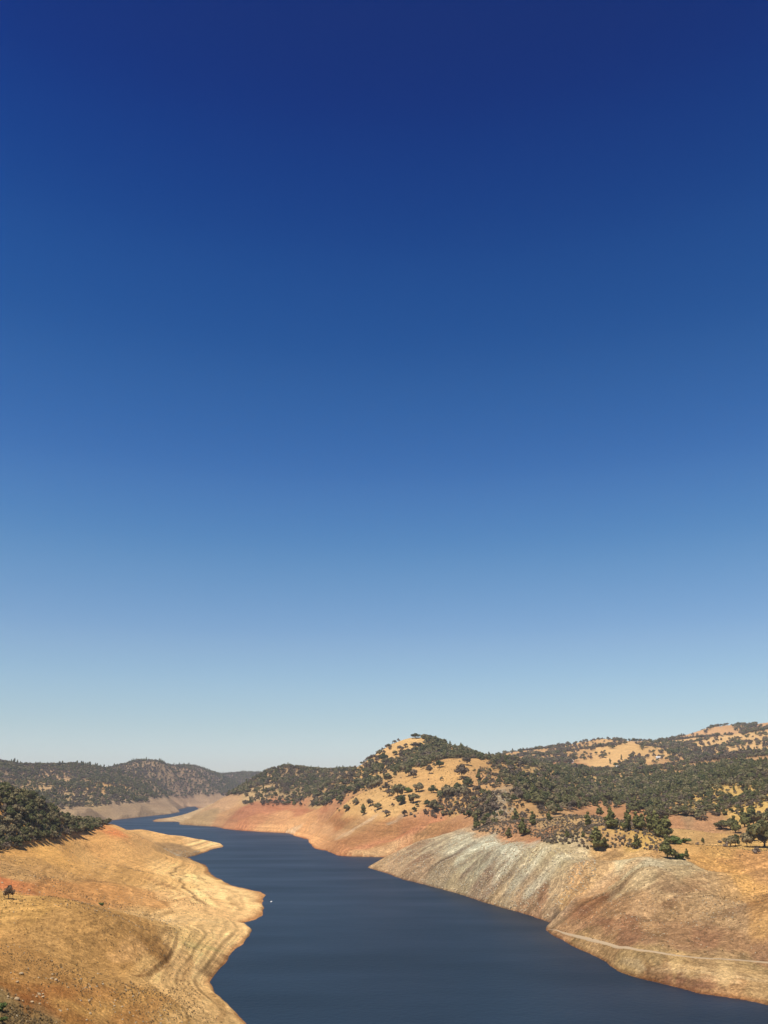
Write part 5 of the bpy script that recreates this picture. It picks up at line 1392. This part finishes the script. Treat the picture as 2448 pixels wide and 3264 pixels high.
LEFT_ALL = [(0, 2725), (230, 2680), (340, 2640), (520, 2670), (600, 2710), (560, 2760), (640, 2790), (700, 2840), (640, 2900), (660, 3000), (600, 3100), (650, 3200), (720, 3264), (0, 3264)]
BANK = [(1200, 2755), (1300, 2705), (1480, 2650), (1620, 2680), (1750, 2700), (1900, 2725), (1900, 2800), (1800, 2900), (1740, 2935), (1500, 2855), (1300, 2795)]
DOME = [(1780, 2960), (1900, 2850), (2000, 2750), (2130, 2738), (2230, 2750), (2448, 2950), (2448, 3050), (2100, 3030), (1900, 2995)]
mass('gravel', [LEFT_ALL], 2600, .12, .7, NODES['stone'], .1, 'small pale stones strewn over the left slope', 'gravel', 1, clump=30, power=3)
mass('rubble', [BANK], 11000, .2, 1.5, NODES['stone'], .1, 'pale rubble covering the grey bank', 'rubble', 2, clump=12, power=3.5)
mass('rubble', [DOME], 2600, .12, .8, NODES['stone'], .1, 'gravelly rubble on the bare dome', 'rubble', 3, clump=16, power=4)
mass('rubble', [[(1545, 2530), (1610, 2510), (1640, 2580), (1600, 2620), (1570, 2600)]], 1500, .6, 2.4, NODES['stone'], .1, 'grey boulders and rubble in the rocky gully under the knoll', 'rubble', 4, power=2.5)
mass('rubble', [[(520, 2705), (600, 2712), (640, 2712), (600, 2732), (560, 2728)]], 500, .4, 1.8, NODES['stone'], .1, 'dark rubble at the water side of the spit', 'rubble', 8, power=2)
mass('dry_grass', [LEFT_ALL], 9000, .14, .5, NODES['tuft'], -.05, 'dry brown tufts dotting the left slope', 'grass', 5, clump=26, power=2)
mass('dry_grass', [DOME, [(2100, 2640), (2448, 2650), (2448, 2900), (2300, 2800), (2200, 2735), (2050, 2730)]], 2600, .2, .7, NODES['tuft'], -.05, 'dry brown tufts dotting the dome and the yellow flat', 'grass', 6, clump=24, power=2)
mass('dry_grass', [[(1160, 2480), (1300, 2380), (1440, 2412), (1540, 2440), (1540, 2600), (1100, 2590)]], 1600, .5, 1.5, NODES['tuft'], -.1, 'dry weeds dotting the golden slope', 'grass', 7, clump=40, power=2.5)
# weed stalks on the near rise at the bottom left corner
mass('weeds', [[(0, 3205), (60, 3200), (130, 3225), (200, 3275), (0, 3275)]], 420, .12, .5, NODES['tuft'], -.05, 'dry grey brown weeds on the near rise in the bottom left corner', 'weeds', 9, power=1.5)

# ------------------------------------------------------------------ far ranch buildings
WALLM = plain('white_wall', (0.62, 0.60, 0.56)); ROOFM = plain('pale_roof', (0.66, 0.66, 0.64), 0.5); DARKM = plain('dark_opening', (0.05, 0.05, 0.05))
def farmhouse(px, py, L_m, W_m, Hm, rot, label):
    p = ray(px, py)
    o = link('farm_building', None, loc=(p[0], p[1], p[2] - 0.4)); o.rotation_euler = (0, 0, rot)
    l, w, h, r = L_m / 2, W_m / 2, Hm, Hm + W_m * 0.3
    link('wall', mesh_from('wall', [(-l, -w, -1), (l, -w, -1), (l, w, -1), (-l, w, -1), (-l, -w, h), (l, -w, h), (l, w, h), (-l, w, h), (-l, 0, r), (l, 0, r)],
         [[(0, 1, 5, 4), (2, 3, 7, 6), (1, 2, 6, 5), (3, 0, 4, 7)], [(4, 7, 8), (6, 5, 9)]], [WALLM]), o)
    e, t = 0.5, 0.2
    rv = []
    for sx_ in (-l - e, l + e):
        rv += [(sx_, -w - e, h - e * .6 + .02), (sx_, 0, r + .05), (sx_, w + e, h - e * .6 + .02), (sx_, -w - e, h - e * .6 + t), (sx_, 0, r + .05 + t), (sx_, w + e, h - e * .6 + t)]
    link('roof', mesh_from('roof', rv, [[(3, 4, 10, 9), (4, 5, 11, 10), (0, 6, 7, 1), (1, 7, 8, 2), (0, 3, 9, 6), (2, 8, 11, 5), (0, 1, 4, 3), (1, 2, 5, 4), (6, 9, 10, 7), (7, 10, 11, 8)]], [ROOFM]), o)
    link('door', mesh_from('door', [(-1.4, -w - .06, 0), (1.4, -w - .06, 0), (1.4, -w - .06, h * .8), (-1.4, -w - .06, h * .8), (-1.4, -w + .05, 0), (1.4, -w + .05, 0), (1.4, -w + .05, h * .8), (-1.4, -w + .05, h * .8)],
         [[(0, 1, 2, 3), (5, 4, 7, 6), (3, 2, 6, 7), (0, 4, 5, 1), (0, 3, 7, 4), (1, 5, 6, 2)]], [DARKM]), o)
    return tag(o, label, 'building')
farmhouse(1817, 2431, 13, 8, 4, .3, 'white roofed barn at the left end of the far golden clearing')
farmhouse(1734, 2429, 10, 7, 3.5, -.2, 'pale house among trees left of the barn')
farmhouse(1775, 2429, 8, 6, 3.2, .1, 'small pale shed between the pale house and the barn')
farmhouse(1968, 2449, 8, 6, 3, .5, 'small white shed at the lower edge of the far golden clearing')
farmhouse(2098, 2419, 8, 6, 3.2, 0, 'small white house in the woods of the far right hill')

# ------------------------------------------------------------------ white float on the water by the tan point
p = pt(865, 2875, z=0.0)
fo = link('float', None, loc=(p[0], p[1], 0)); fo.rotation_euler = (0, 0, .5); fo.scale = (.75, .75, .75)
FLM = plain('white_plastic', (0.72, 0.70, 0.66), 0.5)
v, f = ico(2)
v = v.copy(); v[:, 2] = np.where(v[:, 2] < -.2, -.2, v[:, 2]); v = v * np.array([.85, .5, .5])
link('hull', mesh_from('hull', v + np.array([0, 0, .06]), [f], [FLM], smooth=True), fo)
tv_, tf_ = tube([(.1, 0, .3), (.1, 0, .75)], [.13, .08], 8)
link('post', mesh_from('post', np.concatenate([tv_, [[.1, 0, .78]]]), [tf_, [(8 + k, 8 + (k + 1) % 8, 16) for k in range(8)]], [FLM], smooth=True), fo)
tag(fo, 'small white float on the water off the tan point', 'float')

# ------------------------------------------------------------------ air
hb = bpy.data.meshes.new('haze')
e, z0, z1 = 9300.0, -16.5, 290.0
hb.from_pydata([(-e, -e, z0), (e, -e, z0), (e, e, z0), (-e, e, z0), (-e, -e, z1), (e, -e, z1), (e, e, z1), (-e, e, z1)], [],
               [(0, 3, 2, 1), (4, 5, 6, 7), (0, 1, 5, 4), (1, 2, 6, 5), (2, 3, 7, 6), (3, 0, 4, 7)])
hm = bpy.data.materials.new('haze'); hm.use_nodes = True
hm.node_tree.nodes.clear()
pv = hm.node_tree.nodes.new('ShaderNodeVolumePrincipled')
pv.inputs['Color'].default_value = (0.88, 0.91, 1.0, 1)
pv.inputs['Density'].default_value = 0.000068
pv.inputs['Anisotropy'].default_value = 0.0
ho = hm.node_tree.nodes.new('ShaderNodeOutputMaterial')
hm.node_tree.links.new(pv.outputs[0], ho.inputs['Volume'])
hb.materials.append(hm)
tag(link('haze', hb), 'thin pale haze filling the valley air', 'haze', kind='stuff')
